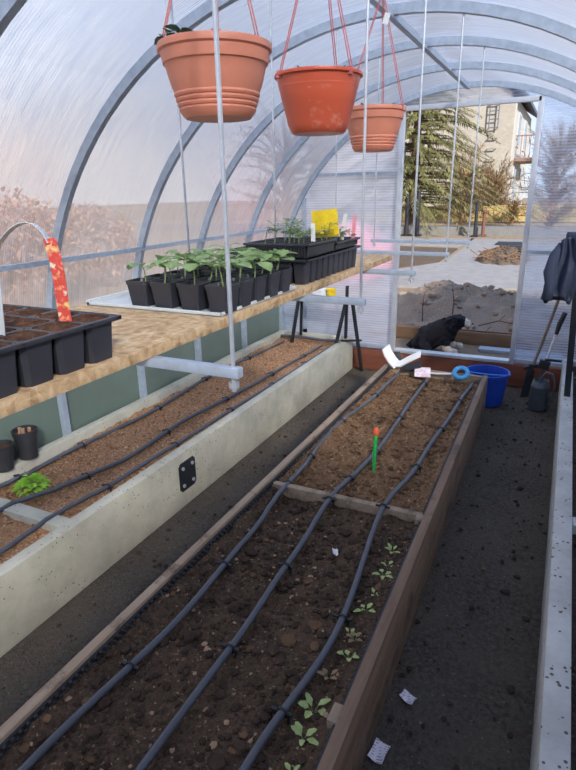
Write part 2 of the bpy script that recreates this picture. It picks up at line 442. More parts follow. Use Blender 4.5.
# ------------------------------------------------------------------ greenhouse shell (setting)
X0, R, ZC, Y0, YE = -.74, 1.49, .655, -1.1, 4.48
def arc(r, a0, a1, n):
    return [(X0 + r*math.cos(a0 + (a1-a0)*i/n), ZC + r*math.sin(a0 + (a1-a0)*i/n)) for i in range(n+1)]
def profile(r, z0=.0, n=40):
    return [(X0 - r, z0)] + arc(r, PI, 0, n) + [(X0 + r, z0)]
def sheet(name, prof, mat='shell'):
    mb = MB(); n = len(prof)
    vs = [(x, y, z) for y in (Y0, YE) for x, z in prof]
    mb.add(vs, [(i, i+1, n+i+1, n+i) for i in range(n-1)])
    return struct(mb.build(name, M[mat], recenter=False))
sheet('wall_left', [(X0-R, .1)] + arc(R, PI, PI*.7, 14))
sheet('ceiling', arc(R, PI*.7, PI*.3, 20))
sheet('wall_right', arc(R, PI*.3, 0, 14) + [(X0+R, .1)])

def rect_sweep(mb, path, ty, tn):
    """rectangular tube along a path in the XZ plane: path of (x,z,nx,nz), at y centre ty[0], width ty[1], depth tn inward"""
    y, wy = ty; vs = []; n = len(path)
    for x, z, nx, nz in path:
        for dy, dn in ((-wy/2, 0), (wy/2, 0), (wy/2, -tn), (-wy/2, -tn)):
            vs.append((x + nx*dn, y + dy, z + nz*dn))
    fs = [(3,2,1,0), tuple((n-1)*4 + k for k in range(4))]
    for i in range(n-1):
        for k in range(4): fs.append((i*4+k, i*4+(k+1)%4, (i+1)*4+(k+1)%4, (i+1)*4+k))
    mb.add(vs, fs)
def arch_path(r=R-.006):
    p = [(X0 - r, .05, -1, 0)]
    for i in range(49):
        a = PI - PI*i/48; p.append((X0 + r*math.cos(a), ZC + r*math.sin(a), math.cos(a), math.sin(a)))
    p.append((X0 + r, .05, 1, 0)); return p
k = 0
ARCH = [-1.08, -.6, .655, 1.285, 1.91, 2.52, 3.12, 3.76, 4.44]
for y in ARCH:
    k += 1; mb = MB(); rect_sweep(mb, arch_path(), (y, .028), .036)
    struct(mb.build('trim_%d' % k, M['galv'], recenter=False, angle=30))
def rail(x, z, wdt=.022, ya=Y0, yb=YE-.04):
    global k
    k += 1; mb = MB(); mb.box(x-wdt/2, x+wdt/2, ya, yb, z-wdt/2, z+wdt/2)
    return struct(mb.build('trim_%d' % k, M['galv'], recenter=False))
rail(-2.105, 1.165); rail(.625, 1.165)
rail(X0, 2.105, .026); rail(.71, .42)

# far end wall: frame, panels, transom; open doorway between the jambs
mb = MB()
JL, JR = -1.19, -.262
def arcz(x, r=R-.02): return ZC + math.sqrt(max(0, r*r - (x-X0)**2))
def endpoly(xs, zb):
    top = [(x, arcz(x)) for x in xs]
    return [(xs[0], zb)] + [(xs[-1], zb)] + list(reversed(top))
def endpanel(name, poly, parent=None, y=YE, mat='endpanel'):
    mb = MB(); n = len(poly)
    vs = [(x, y-.003, z) for x, z in poly] + [(x, y+.003, z) for x, z in poly]
    mb.add(vs[:n], [tuple(range(n))])
    return mb.build(name, M[mat], parent, smooth=False, recenter=False)
lin_ = lambda a, b, n: [a + (b-a)*i/n for i in range(n+1)]
wb = struct(endpanel('wall_back', endpoly(lin_(X0-R+.025, JL, 16), .19), mat='endpanel_l'))
endpanel('transom_panel', endpoly(lin_(JL, JR, 12), 2.0), wb)
endpanel('side_panel', endpoly(lin_(JR, X0+R-.025, 16), .19), wb)
mb = MB(); yf = YE - .03
for x in (JL, JR): mb.box(x-.018, x+.018, yf-.018, yf+.018, .17, arcz(x)-.03)
mb.box(JL, JR, yf-.018, yf+.018, 1.985, 2.018)
struct(mb.build('door_1', M['alu'], recenter=False, bevel=.002))
mb = MB()
mb.box(-2.06, JL-.018, yf-.012, yf+.012, 1.555, 1.58)
mb.box(-2.0, -1.972, yf-.012, yf+.012, .2, arcz(-1.98)-.05); mb.box(-2.0, -1.972, yf-.012, yf+.012, .2, .3)
mb.box(JL-.018-.8, JL-.018, yf-.012, yf+.012, .19, .215)
mb.box(JR+.018, .62, yf-.012, yf+.012, .995, 1.02); mb.box(JR+.018, .7, yf-.012, yf+.012, .19, .215)
struct(mb.build('trim_%d' % (k+1), M['galv'], recenter=False))
mb = MB(); mb.box(JL+.018, JR-.018, yf-.03, yf+.05, .175, .2)
struct(mb.build('trim_%d' % (k+2), M['alu'], recenter=False, bevel=.003))
mb = MB(); mb.box(X0-R, X0+R, YE-.055, YE+.045, 0, .172)
struct(mb.build('baseboard_back', M['beamred'], recenter=False, bevel=.006))
mb = MB(); mb.box(X0-R-.03, X0-R+.004, Y0, YE-.06, 0, .52); struct(mb.build('baseboard_left', M['skirt'], recenter=False, bevel=.004))
mb = MB(); mb.box(X0+R-.03, X0+R+.05, Y0, YE-.06, 0, .11); struct(mb.build('baseboard_right', M['beamred'], recenter=False, bevel=.006))
fr = struct(endpanel('wall_front', endpoly(lin_(X0-R+.025, X0+R-.025, 30), .1), y=Y0-.02))

# floors and the ground outside
def terrain(name, mat, x0, x1, y0, y1, nx, ny, zf, edge=None):
    mb = MB(); vs = []
    for j in range(ny+1):
        for i in range(nx+1):
            y = y0 + (y1-y0)*j/ny; xe = edge(y) if edge else x1; x = x0 + (xe-x0)*i/nx
            vs.append((x, y, zf(x, y)))
    fs = [(j*(nx+1)+i, j*(nx+1)+i+1, (j+1)*(nx+1)+i+1, (j+1)*(nx+1)+i) for j in range(ny) for i in range(nx)]
    mb.add(vs, fs); return mb.build(name, mat, recenter=False, angle=180)
def nz(x, y, s, seed=0.): return mnoise.noise(V(x*s, y*s, seed))
struct(terrain('floor', M['floor'], X0-R, X0+R, Y0, YE, 90, 200, lambda x, y: .008*nz(x, y, 6) + .006*nz(x, y, 22) - .004))
struct(terrain('ground', M['sand'], -60, 40, YE, 90, 40, 40, lambda x, y: -.012))
mb = MB(); mb.box(-60, X0-R, -30, YE, -.05, -.012); mb.box(X0+R, 40, -30, YE, -.05, -.012); mb.box(X0-R, X0+R, -30, Y0, -.05, -.012)
struct(mb.build('ground_around', M['sand_l'], recenter=False))

# ------------------------------------------------------------------ raised beds
def board(mb, x0, x1, y0, y1, z0, z1): return mb.box(x0, x1, y0, y1, z0, z1)
YB = -.75
# left bed: grey concrete
lb = thing('raised_bed', 'long pale grey concrete raised bed under the hanging shelf', 'raised bed', (-1.86, 1.8, 0))
board(MB(), -1.575, -1.52, YB, 4.40, 0, .283).build('side_board', M['conc'], lb, bevel=.005)
board(MB(), -2.2, -2.145, YB, 4.40, 0, .283).build('side_board', M['conc'], lb, bevel=.005)
board(MB(), -2.145, -1.575, 4.345, 4.40, 0, .28).build('end_board', M['conc'], lb, bevel=.005)
board(MB(), -2.145, -1.575, YB, YB+.05, 0, .28).build('end_board', M['conc'], lb, bevel=.005)
board(MB(), -2.145, -1.575, 1.27, 1.335, 0, .268).build('crosspiece', M['conc'], lb, bevel=.005)
mb = MB(); mb.prism([(1.918+dx, .158+dz) for dx, dz in [(-.065,-.06),(-.05,-.075),(.05,-.075),(.065,-.06),(.065,.06),(.05,.075),(-.05,.075),(-.065,.06)]], 0, .004)
mb.v = [V(-1.52 + p.z, p.x + .07, p.y) for p in mb.v]
pl = mb.build('connector_plate', M['black'], lb); pl['label'] = 'dark square steel plate with four bolts'
for dy in (-.038, .038):
    for dz in (-.045, .045):
        b = MB(); b.tube([(-1.516, 1.988+dy, .158+dz), (-1.509, 1.988+dy, .158+dz)], .009, 6); b.build('bolt', M['zinc'], pl)
# middle bed: brown planks
mbd = thing('raised_bed', 'long narrow brown plank raised bed between the two paths', 'raised bed', (-.7, 1.5, 0))
MY = 3.74
def xo(y): return -.285 - .067*(y + .75)/4.49        # outer face of the right plank (the bed narrows away from the camera)
def slant(mb, x0f, x1f, y0, y1, z0, z1):
    vs = [(f(y), y, z) for z in (z0, z1) for f, y in ((x0f, y0), (x1f, y0), (x1f, y1), (x0f, y1))]
    return mb.add(vs, [(0,3,2,1),(4,5,6,7),(0,1,5,4),(1,2,6,5),(2,3,7,6),(3,0,4,7)])
slant(MB(), lambda y: xo(y)-.032, xo, YB, MY, 0, .28).build('side_board', M['plank_r'], mbd, bevel=.004)
board(MB(), -1.05, -1.02, YB, MY, 0, .28).build('side_board', M['plank_l'], mbd, bevel=.004)
board(MB(), -1.02, -.383, MY-.03, MY, 0, .275).build('end_board', M['plank_l'], mbd, bevel=.004)
board(MB(), -1.02, -.318, YB, YB+.03, 0, .28).build('end_board', M['plank_l'], mbd, bevel=.004)
board(MB(), -1.02, -.358, 1.905, 1.935, .06, .262).build('crosspiece', M['plank_l'], mbd, bevel=.003)
board(MB(), -.368, -.342, .93, .985, .1, .272).build('cleat', M['plank_l'], mbd, bevel=.003)
board(MB(), -.385, -.357, 1.86, 1.905, .1, .272).build('cleat', M['plank_l'], mbd, bevel=.003)
mb = MB(); mb.box(-1.02, -1.012, YB+.03, MY-.03, .1, .268)
y = YB + .06
while y < MY - .05:
    mb.blob((-1.011, y, .262), .0065, amp=0, sub=1); mb.blob((-1.011, y+.011, .25), .0065, amp=0, sub=1); y += .022
slant(mb, lambda y: xo(y)-.040, lambda y: xo(y)-.032, YB+.03, MY-.03, .1, .266)
y = YB + .06
while y < MY - .05:
    mb.blob((xo(y)-.041, y, .258), .0065, amp=0, sub=1); y += .022
ln = mb.build('dimpled_liner', M['blackp2'], mbd); ln['label'] = 'black dimpled lining membrane'
# right bed
rb = thing('raised_bed', 'grey concrete raised bed along the right-hand wall', 'raised bed', (.4, 1.8, 0))
board(MB(), .088, .152, YB, 4.40, 0, .27).build('side_board', M['conc_r'], rb, bevel=.006)
board(MB(), .66, .715, YB, 4.40, 0, .27).build('side_board', M['conc_r'], rb, bevel=.006)
board(MB(), .152, .66, 4.345, 4.40, 0, .268).build('end_board', M['conc_r'], rb, bevel=.005)
board(MB(), .152, .66, YB, YB+.05, 0, .268).build('end_board', M['conc_r'], rb, bevel=.005)
board(MB(), .152, .66, 2.075, 2.14, 0, .262).build('crosspiece', M['conc_r'], rb, bevel=.005)

def soil_z(base, seed, a=.016):
    return lambda x, y: base + a*nz(x, y, 5, seed) + .012*nz(x, y, 16, seed+3) + .009*nz(x, y, 42, seed+7)
zl = soil_z(.235, 1.0); zm0 = soil_z(.222, 5.0)
def zm(x, y):                              # earth is banked up a little against the lined sides
    d = min(x + 1.012, xo(y) - .040 - x); return zm0(x, y) + .026*math.exp(-(max(d, 0)/.045)**2)
zr = soil_z(.225, 9.0)
def soil(label, mat, x0, x1, y0, y1, zf, den, edge=None):
    o = terrain('soil', mat, x0, x1, y0, y1, int((x1-x0)*den), int((y1-y0)*den), zf, edge)
    return tag(o, label, 'soil', kind='stuff')
soil('brown crumbly soil in the concrete bed beyond its crosspiece', M['soil_l'], -2.145, -1.575, 1.335, 4.345, zl, 70)
soil('brown soil in the near end of the concrete bed before its crosspiece', M['soil_l'], -2.145, -1.575, YB+.05, 1.27, zl, 70)
soil('soil in the near half of the brown plank bed, darkened by painted shade', M['soil_n_shade'], -1.012, -.388, YB+.03, 1.905, zm, 90, lambda y: xo(y)-.040)
soil('dark brown soil in the far half of the brown plank bed', M['soil_m'], -1.012, -.388, 1.935, MY-.03, zm, 80, lambda y: xo(y)-.040)
soil('dark soil in the right-hand bed beyond its crosspiece', M['soil_r'], .152, .66, 2.14, 4.345, zr, 45)
soil('dark soil in the near end of the right-hand bed', M['soil_r'], .152, .66, YB+.05, 2.075, zr, 45)

def scatter(name, label, mats, x0, x1, y0, y1, zf, n, rmin, rmax, flat=.6, avoid=None):
    mb = MB()
    for i in range(n):
        x = random.uniform(x0, x1); y = random.uniform(y0, y1)
        r = rmin + (rmax-rmin) * random.random()**3
        mi = 0 if random.random() < .86 else 1
        mb.blob((x, y, zf(x, y) + r*.25), r, (random.uniform(.7,1.4), random.uniform(.7,1.4), flat if mi == 0 else .35), .45, 1.4, 1, mi, random.random()*50)
    o = mb.build(name, mats, recenter=False, smooth=False)
    return tag(o, label, 'soil', kind='stuff')
scatter('clods', 'clods and wood chips on the concrete bed soil', [M['clod_l'], M['chip']], -2.13, -1.57, 1.0, 4.33, zl, 2600, .002, .009)
scatter('clods', 'clods and chips on the near half of the plank bed', [M['clod_d'], M['chip']], -1.0, -.37, .2, 1.9, zm, 3200, .002, .009)
scatter('clods', 'clods and chips on the far half of the plank bed', [M['clod'], M['chip']], -.995, -.40, 1.95, MY-.04, zm, 2600, .002, .009)
scatter('clods', 'coarse dark clods on the far half of the plank bed', [M['clod'], M['clod_d']], -1.0, -.40, 1.96, MY-.05, zm, 420, .008, .022)
scatter('clods', 'coarse dark clods on the near half of the plank bed', [M['clod_d'], M['clod']], -1.0, -.38, .4, 1.88, zm, 420, .008, .022)
scatter('clods', 'crumbs of earth strewn on the dark paths', [M['clod_d'], M['clod']], -1.48, .08, .5, 4.3, lambda x, y: 0 if (x < -1.06 or x > -.32) else -.05, 1500, .003, .012)
scatter('clods', 'clods on the right-hand bed soil', [M['clod_d'], M['clod']], .16, .6, 1.2, 4.3, zr, 700, .004, .02)

# drip hoses with clips
def hose(label, pts, zf, r, clips, group):
    h = thing('drip_hose', label, 'hose', (pts[0][0], pts[0][1], zf(*pts[0])), group)
    P = []
    for (xa, ya), (xb, yb) in zip(pts, pts[1:]):
        n = max(2, int((yb-ya)/.05))
        for i in range(n):
            tt = i/n; P.append((xa + (xb-xa)*(tt*tt*(3-2*tt)), ya + (yb-ya)*tt))
    P.append(pts[-1])
    Q = [V(x, y, zf(x, y)*.3 + .7*(zf(x, y-.1) + zf(x, y+.1))/2 + r*.95) for x, y in P]
    mb = MB(); mb.tube(Q, r, 10); mb.build('hose', M['hose'], h)
    for cy in clips:
        q = min(Q, key=lambda p: abs(p.y - cy)); c = MB()
        ring = [q + V(math.cos(a)*(r+.0025), 0, math.sin(a)*(r+.0025)) for a in [2*PI*i/12 for i in range(12)]]
        c.tube(ring, .0035, 6, closed=True)
        c.bar(q + V(-r-.02, 0, .002), q + V(-r, 0, .002), .009, .006); c.bar(q + V(r, 0, .002), q + V(r+.016, 0, .002), .009, .006)
        c.tube([q + V(r+.006, 0, .006), q + V(r+.006, 0, -.06)], .004, 6)
        c.build('holder_clip', M['clip'], h)
    return h
G = 'drip hoses on the plank bed'
zmh = lambda x, y: .232 + .008*nz(x, y, 3, 2) + (.022 if abs(y-1.92) < .12 else 0)
hose('black drip hose nearest the left edge of the plank bed', [(-.95,.15),(-.94,.57),(-.905,1.09),(-.925,1.53),(-.95,1.89),(-1.0,2.56),(-.95,3.25),(-.93,3.66)], zmh, .0105, [.86, 1.36, 1.92, 2.25, 2.7, 3.2], G)
hose('black drip hose along the middle of the plank bed', [(-.70,.1),(-.705,.67),(-.705,1.05),(-.72,1.44),(-.74,1.89),(-.705,2.48),(-.72,3.2),(-.72,3.63)], zmh, .0105, [1.03, 1.42, 1.9, 2.12, 2.4, 2.9, 3.5], G)
hose('black drip hose nearest the right edge of the plank bed', [(-.52,.1),(-.495,.77),(-.458,1.19),(-.52,1.91),(-.488,2.4),(-.455,3.28),(-.435,3.65)], zmh, .0105, [.94, 1.28, 1.9, 2.35, 2.8, 3.3], G)
G = 'drip hoses on the concrete bed'
zlh = lambda x, y: .243 + .006*nz(x, y, 3, 4) + (.02 if abs(y-1.30) < .14 else 0)
hose('black drip hose nearest the greenhouse wall on the concrete bed', [(-2.09,.6),(-2.08,1.39),(-2.09,1.73),(-2.05,2.36),(-2.1,3.08),(-2.05,4.15)], zlh, .010, [1.5, 1.9, 2.45, 3.05, 3.6], G)
hose('black drip hose along the middle of the concrete bed', [(-1.92,.5),(-1.90,1.26),(-1.835,1.53),(-1.77,1.88),(-1.79,2.3),(-1.73,3.2),(-1.70,4.15)], zlh, .010, [1.62, 2.2, 2.75, 3.3, 3.8], G)
hose('black drip hose nearest the path on the concrete bed', [(-1.68,.4),(-1.67,1.06),(-1.67,1.34),(-1.655,1.71),(-1.64,2.45),(-1.62,3.2),(-1.615,4.1)], zlh, .010, [1.62, 2.1, 2.6, 3.1, 3.6], G)
mb = MB(); mb.tube([(-2.12, 4.24, .27), (-1.95, 4.25, .275), (-1.75, 4.23, .272), (-1.575, 4.2, .285), (-1.55, 4.15, .295)], .013, 10)
tag(mb.build('supply_pipe', M['hose']), 'black supply pipe across the far end of the concrete bed', 'pipe')

# ------------------------------------------------------------------ hanging shelf
SZ = 1.21
mb = MB(); mb.box(-1.0, -.602, -.5, 2.19, SZ-.02, SZ)
tag(mb.build('shelf_board', M['osb'], bevel=.002), 'long chipboard shelf board resting on the hanging brackets', 'shelf')
ZB = 1.169
br_lab = ['galvanized hanging bracket whose rod passes before the largest terracotta pot', 'galvanized hanging bracket whose rod passes beside the reddish pot',
          'galvanized hanging bracket whose rod passes beside the smallest hanging pot', 'galvanized hanging bracket at the far end of the shelf', 'empty galvanized hanging bracket beyond the end of the shelf']
for i, y in enumerate([.725, 1.36, 1.91, 2.52, 3.12]):
    xr = (-.448, -.452, -.458, -.458, -.460)[i]
    b = thing('hanging_bracket', br_lab[i], 'bracket', (-.72, y, ZB), 'hanging brackets of the shelf')
    MB().box(-.985, xr+.013, y-.009, y+.009, ZB+.004, ZB+.0205).build('crossbar', M['galv'], b, bevel=.002)
    for x in (-.968, xr):
        top = arcz(x, R-.004) if i < 2 else arcz(x, R-.045)
        rd = MB().tube([(x, y, ZB-.02), (x, y, top+.01)], .0036, 8).build('rod', M['zinc'], b)
        MB().tube([(x, y, ZB-.014), (x, y, ZB-.004)], .0085, 6).build('nut', M['zinc'], rd)

# ------------------------------------------------------------------ seed tray near the camera
def tray_cells(mb, nx, ny, px, py, x0, y0, z0, h, taper=.8, rim=.004, mi=0):
    """grid of tapered cells hanging from a top deck"""
    for j in range(ny):
        for i in range(nx):
            cx = x0 + (i+.5)*px; cy = y0 + (j+.5)*py
            a = px*.47; b = py*.47; ta = a*taper; tb = b*taper; c = min(a, b)*.22
            def ring(a, b, z): return [(cx+sx*(a-(c if q else 0)), cy+sy*(b-(0 if q else c)), z) for sx, sy, q in [(-1,-1,0),(-1,-1,1),(1,-1,1),(1,-1,0),(1,1,0),(1,1,1),(-1,1,1),(-1,1,0)]]
            r1 = ring(ta, tb, z0); r2 = ring(a, b, z0+h); r3 = ring(a*.93, b*.93, z0+h); r4 = ring(a*.9, b*.9, z0+h-.012)
            fs = [tuple(reversed(range(8)))] + [(q*8+k_, q*8+(k_+1)%8, (q+1)*8+(k_+1)%8, (q+1)*8+k_) for q in range(3) for k_ in range(8)] + [tuple(24+k_ for k_ in range(8))]
            mb.add(r1+r2+r3+r4, fs, mi)
    X1 = x0+nx*px; Y1 = y0+ny*py; zt = z0+h
    # deck webs between cells
    for i in range(nx+1): mb.box(x0+i*px-px*.045, x0+i*px+px*.045, y0-.006, Y1+.006, zt-.003, zt)
    for j in range(ny+1): mb.box(x0-.006, X1+.006, y0+j*py-py*.045, y0+j*py+py*.045, zt-.003, zt)
def tray_soil(mb, nx, ny, px, py, x0, y0, zt, up=.006):
    for j in range(ny):
        for i in range(nx):
            cx = x0+(i+.5)*px; cy = y0+(j+.5)*py; n = 6; vs = []
            for q in range(n+1):
                for p in range(n+1):
                    u = p/n*2-1; w_ = q/n*2-1
                    vs.append((cx+u*px*.46, cy+w_*py*.46, zt-.006 + up*(1-max(abs(u), abs(w_))**3) + .005*nz(cx+u*px, cy+w_*py, 60)))
            mb.add(vs, [(q*(n+1)+p, q*(n+1)+p+1, (q+1)*(n+1)+p+1, (q+1)*(n+1)+p) for q in range(n) for p in range(n)])
st = thing('seed_tray', 'black plastic seed tray of soil filled cells at the near end of the shelf', 'seed tray', (-.75, .45, SZ))
mb = MB(); px, py = .062, .0585; tx0 = -.608-4*px; ty0 = .652-8*py
tray_cells(mb, 4, 8, px, py, tx0, ty0, SZ, .064, .84); mb.build('cells', M['blackp'], st, angle=30)
mb = MB(); zt = SZ+.064
A_, B_, C_, D_ = tx0-.006, tx0+4*px+.006, ty0-.006, ty0+8*py+.006
mb.box(A_, B_, C_, C_+.005, zt-.006, zt+.001); mb.box(A_, B_, D_-.005, D_, zt-.006, zt+.001)
mb.box(A_, A_+.005, C_, D_, zt-.006, zt+.001); mb.box(B_-.005, B_, C_, D_, zt-.006, zt+.001)
mb.build('rim', M['blackp'], st, bevel=.002)
mb = MB(); tray_soil(mb, 4, 8, px, py, tx0, ty0, zt+.003, .006); mb.build('soil', M['soil_pot'], st, angle=180)['kind'] = 'stuff'
# bent seed label strip
def ribbon(mb, pts, w, side, th=.0012):
    pts = [Vector(p) for p in pts]; side = Vector(side).normalized(); vs = []
    for i, p in enumerate(pts):
        t_ = (pts[min(i+1, len(pts)-1)] - pts[max(i-1, 0)]).normalized(); nn = t_.cross(side).normalized()
        for a, b in ((-1,-1),(1,-1),(1,1),(-1,1)): vs.append(p + side*(a*w/2) + nn*(b*th/2))
    n = len(pts); fs = [(3,2,1,0), tuple((n-1)*4+k_ for k_ in range(4))]
    for i in range(n-1):
        for k_ in range(4): fs.append((i*4+k_, i*4+(k_+1)%4, (i+1)*4+(k_+1)%4, (i+1)*4+k_))
    mb.add(vs, fs)
sl = thing('seed_label', 'pale strip bent in an arch over the seed tray with a red printed end', 'plant label', (-.68, .6, 1.28))
pts = [(-.668,.6,1.385), (-.674,.6,1.397), (-.683,.6,1.406), (-.695,.6,1.412), (-.707,.6,1.4135), (-.72,.6,1.412), (-.735,.6,1.407), (-.752,.6,1.398), (-.77,.6,1.385), (-.79,.6,1.362), (-.803,.6,1.33), (-.81,.6,1.275)]
pts = [(x, y + .0, z) for x, y, z in pts]
mb = MB(); ribbon(mb, pts, .014, (.45, -1, .15)); mb.build('strip', M['foil'], sl)
mb = MB(); ribbon(mb, [(-.652,.594,1.268), (-.655,.596,1.30), (-.657,.598,1.34), (-.661,.599,1.37), (-.667,.6,1.392)], .019, (1, .35, .1), .0016); p_ = mb.build('printed_end', M['print'], sl); p_['label'] = 'red printed end'
mb = MB(); ribbon(mb, [(-.672,.497,1.27), (-.668,.498,1.31), (-.664,.5,1.352)], .016, (1, .3, 0), .0014)
tag(mb.build('seed_label', M['foil']), 'small pale upright label stuck in the near corner of the seed tray', 'plant label')

# ------------------------------------------------------------------ seedling pots on a pale tray
mb = MB(); mb.box(-.975, -.612, .955, 1.325, SZ, SZ+.004)
mb.box(-.975, -.612, .955, .959, SZ, SZ+.009); mb.box(-.616, -.612, .955, 1.325, SZ, SZ+.009); mb.box(-.975, -.612, 1.321, 1.325, SZ, SZ+.009); mb.box(-.975, -.965, .955, 1.325, SZ, SZ+.013)
tag(mb.build('drip_tray', M['foil'], bevel=.0015), 'pale flat tray under the black seedling pots on the shelf', 'tray')

def make_pot(loc, label, seed):
    rnd = random.Random(seed)
    p = thing('seedling_pot', label, 'plant pot', loc, 'black pots of seedlings on the pale tray')
    x, y, z = loc; h = .056; a = .0265; b = .0215
    mb = MB()
    def rg(a, zz, c=.004): return [(x+sx*(a-(c if q else 0)), y+sy*(a-(0 if q else c)), zz) for sx, sy, q in [(-1,-1,0),(-1,-1,1),(1,-1,1),(1,-1,0),(1,1,0),(1,1,1),(-1,1,1),(-1,1,0)]]
    rings = [rg(b, z), rg(a, z+h-.008), rg(a+.0012, z+h-.008), rg(a+.0015, z+h), rg(a-.001, z+h), rg(a-.003, z+h-.008)]
    n = len(rings); fs = [tuple(reversed(range(8)))] + [(q*8+k_, q*8+(k_+1)%8, (q+1)*8+(k_+1)%8, (q+1)*8+k_) for q in range(n-1) for k_ in range(8)]
    mb.add([v for r_ in rings for v in r_], fs); mb.build('pot', M['blackp'], p, angle=30)
    mb = MB(); tray_soil(mb, 1, 1, 2*a-.004, 2*a-.004, x-a+.002, y-a+.002, z+h-.004, .003); mb.build('soil', M['soil_pot'], p, angle=180)['kind'] = 'stuff'
    st = MB(); lf = MB()
    for q in range(rnd.choice([1, 2, 2])):
        bx = x + rnd.uniform(-.012, .012); by = y + rnd.uniform(-.012, .012); H = rnd.uniform(.028, .05)
        tx = bx + rnd.uniform(-.012, .012); ty = by + rnd.uniform(-.012, .012)
        st.tube([(bx, by, z+h-.006), ((bx+tx)/2+.002, (by+ty)/2, z+h+H*.5), (tx, ty, z+h+H)], [.0016, .0014, .001], 5)
        nl = rnd.choice([3, 4, 4, 5]); a0 = rnd.uniform(0, 6.28)
        for i in range(nl):
            an = a0 + i*2*PI/nl + rnd.uniform(-.4, .4); el = rnd.uniform(.05, .6)
            d = V(math.cos(an)*math.cos(el), math.sin(an)*math.cos(el), math.sin(el)); L = rnd.uniform(.008, .02)
            base = V(tx, ty, z+h+H*rnd.uniform(.7, 1)); e_ = base + d*L
            st.tube([base, e_], .0008, 4)
            s_ = rnd.uniform(.024, .038)
            d2 = V(math.cos(an+rnd.uniform(-.5,.5)), math.sin(an), rnd.uniform(-.25, .35))
            lf.leaf(e_, d2, s_, s_*1.08, droop=rnd.uniform(.1, .45), cup=rnd.uniform(.05, .35), n=5)
    pl = st.build('seedling', M['stem'], p); pl2 = lf.build('leaves', M['leaf'], pl, angle=180)
    return p
cols = ['nearest the wall', 'second from the wall', 'second from the aisle', 'nearest the aisle']
rows = ['front row', 'second row', 'third row', 'fourth row', 'back row']
for j in range(5):
    for i in range(4):
        make_pot((-.838 + i*.069 + random.uniform(-.003, .003), .992 + j*.066, SZ+.0045), 'black seedling pot, %s of the pale tray, %s' % (rows[j], cols[i]), 100+j*4+i)

# ------------------------------------------------------------------ black plug trays at the far end of the shelf
def plug_tray(label, x0, y0, z0, nx, ny, px, py, h, planted, group=None, seed=1, zone=None):
    rnd = random.Random(seed)
    t_ = thing('plug_tray', label, 'seed tray', (x0+nx*px/2, y0+ny*py/2, z0), group)
    mb = MB(); tray_cells(mb, nx, ny, px, py, x0, y0, z0, h, .78)
    mb.build('cells', M['blackp'], t_, angle=30)
    mb = MB(); X1 = x0+nx*px; Y1 = y0+ny*py; zt = z0+h
    for a in ((x0-.01, X1+.01, y0-.01, y0-.004), (x0-.01, X1+.01, Y1+.004, Y1+.01), (x0-.01, x0-.004, y0-.01, Y1+.01), (X1+.004, X1+.01, y0-.01, Y1+.01)):
        mb.box(*a, zt-.004, zt+.002)
    mb.build('rim', M['blackp'], t_, bevel=.0015)
    if planted is not None:
        mb = MB(); tray_soil(mb, nx, ny, px, py, x0, y0, zt, .003); mb.build('soil', M['soil_pot'], t_, angle=180)['kind'] = 'stuff'
    return t_
def fine_seedling(parent, x, y, z, H, rnd, leafm):
    st = MB(); lf = MB(); tx = x + rnd.uniform(-.01, .01); ty = y + rnd.uniform(-.01, .01)
    st.tube([(x, y, z), ((x+tx)/2, (y+ty)/2, z+H*.5), (tx, ty, z+H)], [.0014, .0012, .0008], 5)
    for i in range(rnd.randint(4, 7)):
        an = rnd.uniform(0, 6.28); b = V(tx, ty, z + H*rnd.uniform(.5, 1)); d = V(math.cos(an), math.sin(an), rnd.uniform(.1, .8)).normalized()
        L = rnd.uniform(.014, .03); st.tube([b, b + d*L], .0006, 4)
        for q in range(3):
            s_ = d.cross(V(0,0,1)).normalized(); dd = (d + s_*(q-1)*.9).normalized()
            lf.leaf(b + d*L*(.55 + .2*(q == 1)), dd, rnd.uniform(.012, .02), rnd.uniform(.005, .008), droop=.4, n=3)
    p = st.build('seedling', M['stem'], parent); lf.build('leaves', leafm, p, angle=180)
rnd = random.Random(5)
pt = plug_tray('deep black plug tray along the aisle edge at the far shelf end', -.870, 1.385, SZ, 6, 10, .0425, .0425, .066, None, seed=3)
for n_, (x0, y0, nx, ny, lab, pl) in enumerate([
    (-.79, 1.388, 6, 6, 'fluted black cell tray of fine leaved seedlings set upon the deep plug tray', True),
    (-.79, 1.597, 6, 6, 'fluted black cell tray below the yellow card', True),
    (-.995, 1.62, 4, 6, 'empty fluted black cell tray beside the greenhouse wall', False)]):
    px = .0293 if nx == 6 else .029; py = .0325
    zt0 = SZ+.0695 if pl else SZ+.0005
    t_ = plug_tray(lab, x0, y0, zt0, nx, ny, px, py, (.036, .024, .06)[n_], True if pl else None, 'fluted cell trays on the far shelf end', 20+n_)
    hf = (.033, .021, .057)[n_]; fl = MB()      # fluted outer skirt
    X1 = x0+nx*px; Y1 = y0+ny*py
    q = x0
    while q < X1: fl.tube([(q, y0-.004, zt0+.0045), (q, y0-.006, zt0+hf)], .003, 5); q += .0075
    q = y0
    while q < Y1: fl.tube([(X1+.002, q, zt0+.0045), (X1+.004, q, zt0+hf)], .003, 5); q += .0075
    fl.build('fluted_skirt', M['blackp2'], t_)
    if pl:
        for a in range(nx):
            for b in range(ny):
                if rnd.random() < .55:
                    fine_seedling(t_, x0+(a+.5)*px, y0+(b+.5)*py, zt0+(.034, .022, 0)[n_], rnd.uniform(.025, .06) if n_ == 0 else rnd.uniform(.015, .035), rnd, M['leaf2'])
yc = thing('sticky_trap', 'yellow square sticky card standing in the cell tray', 'sticky trap', (-.665, 1.63, SZ+.115))
MB().obox((-.655, 1.62, 1.357), .082, .0015, .078, Matrix.Rotation(-.1, 3, 'Y')).build('card', M['yellow'], yc)
MB().tube([(-.655, 1.622, SZ+.085), (-.655, 1.622, 1.345)], .0016, 5).build('stake', M['white'], yc)
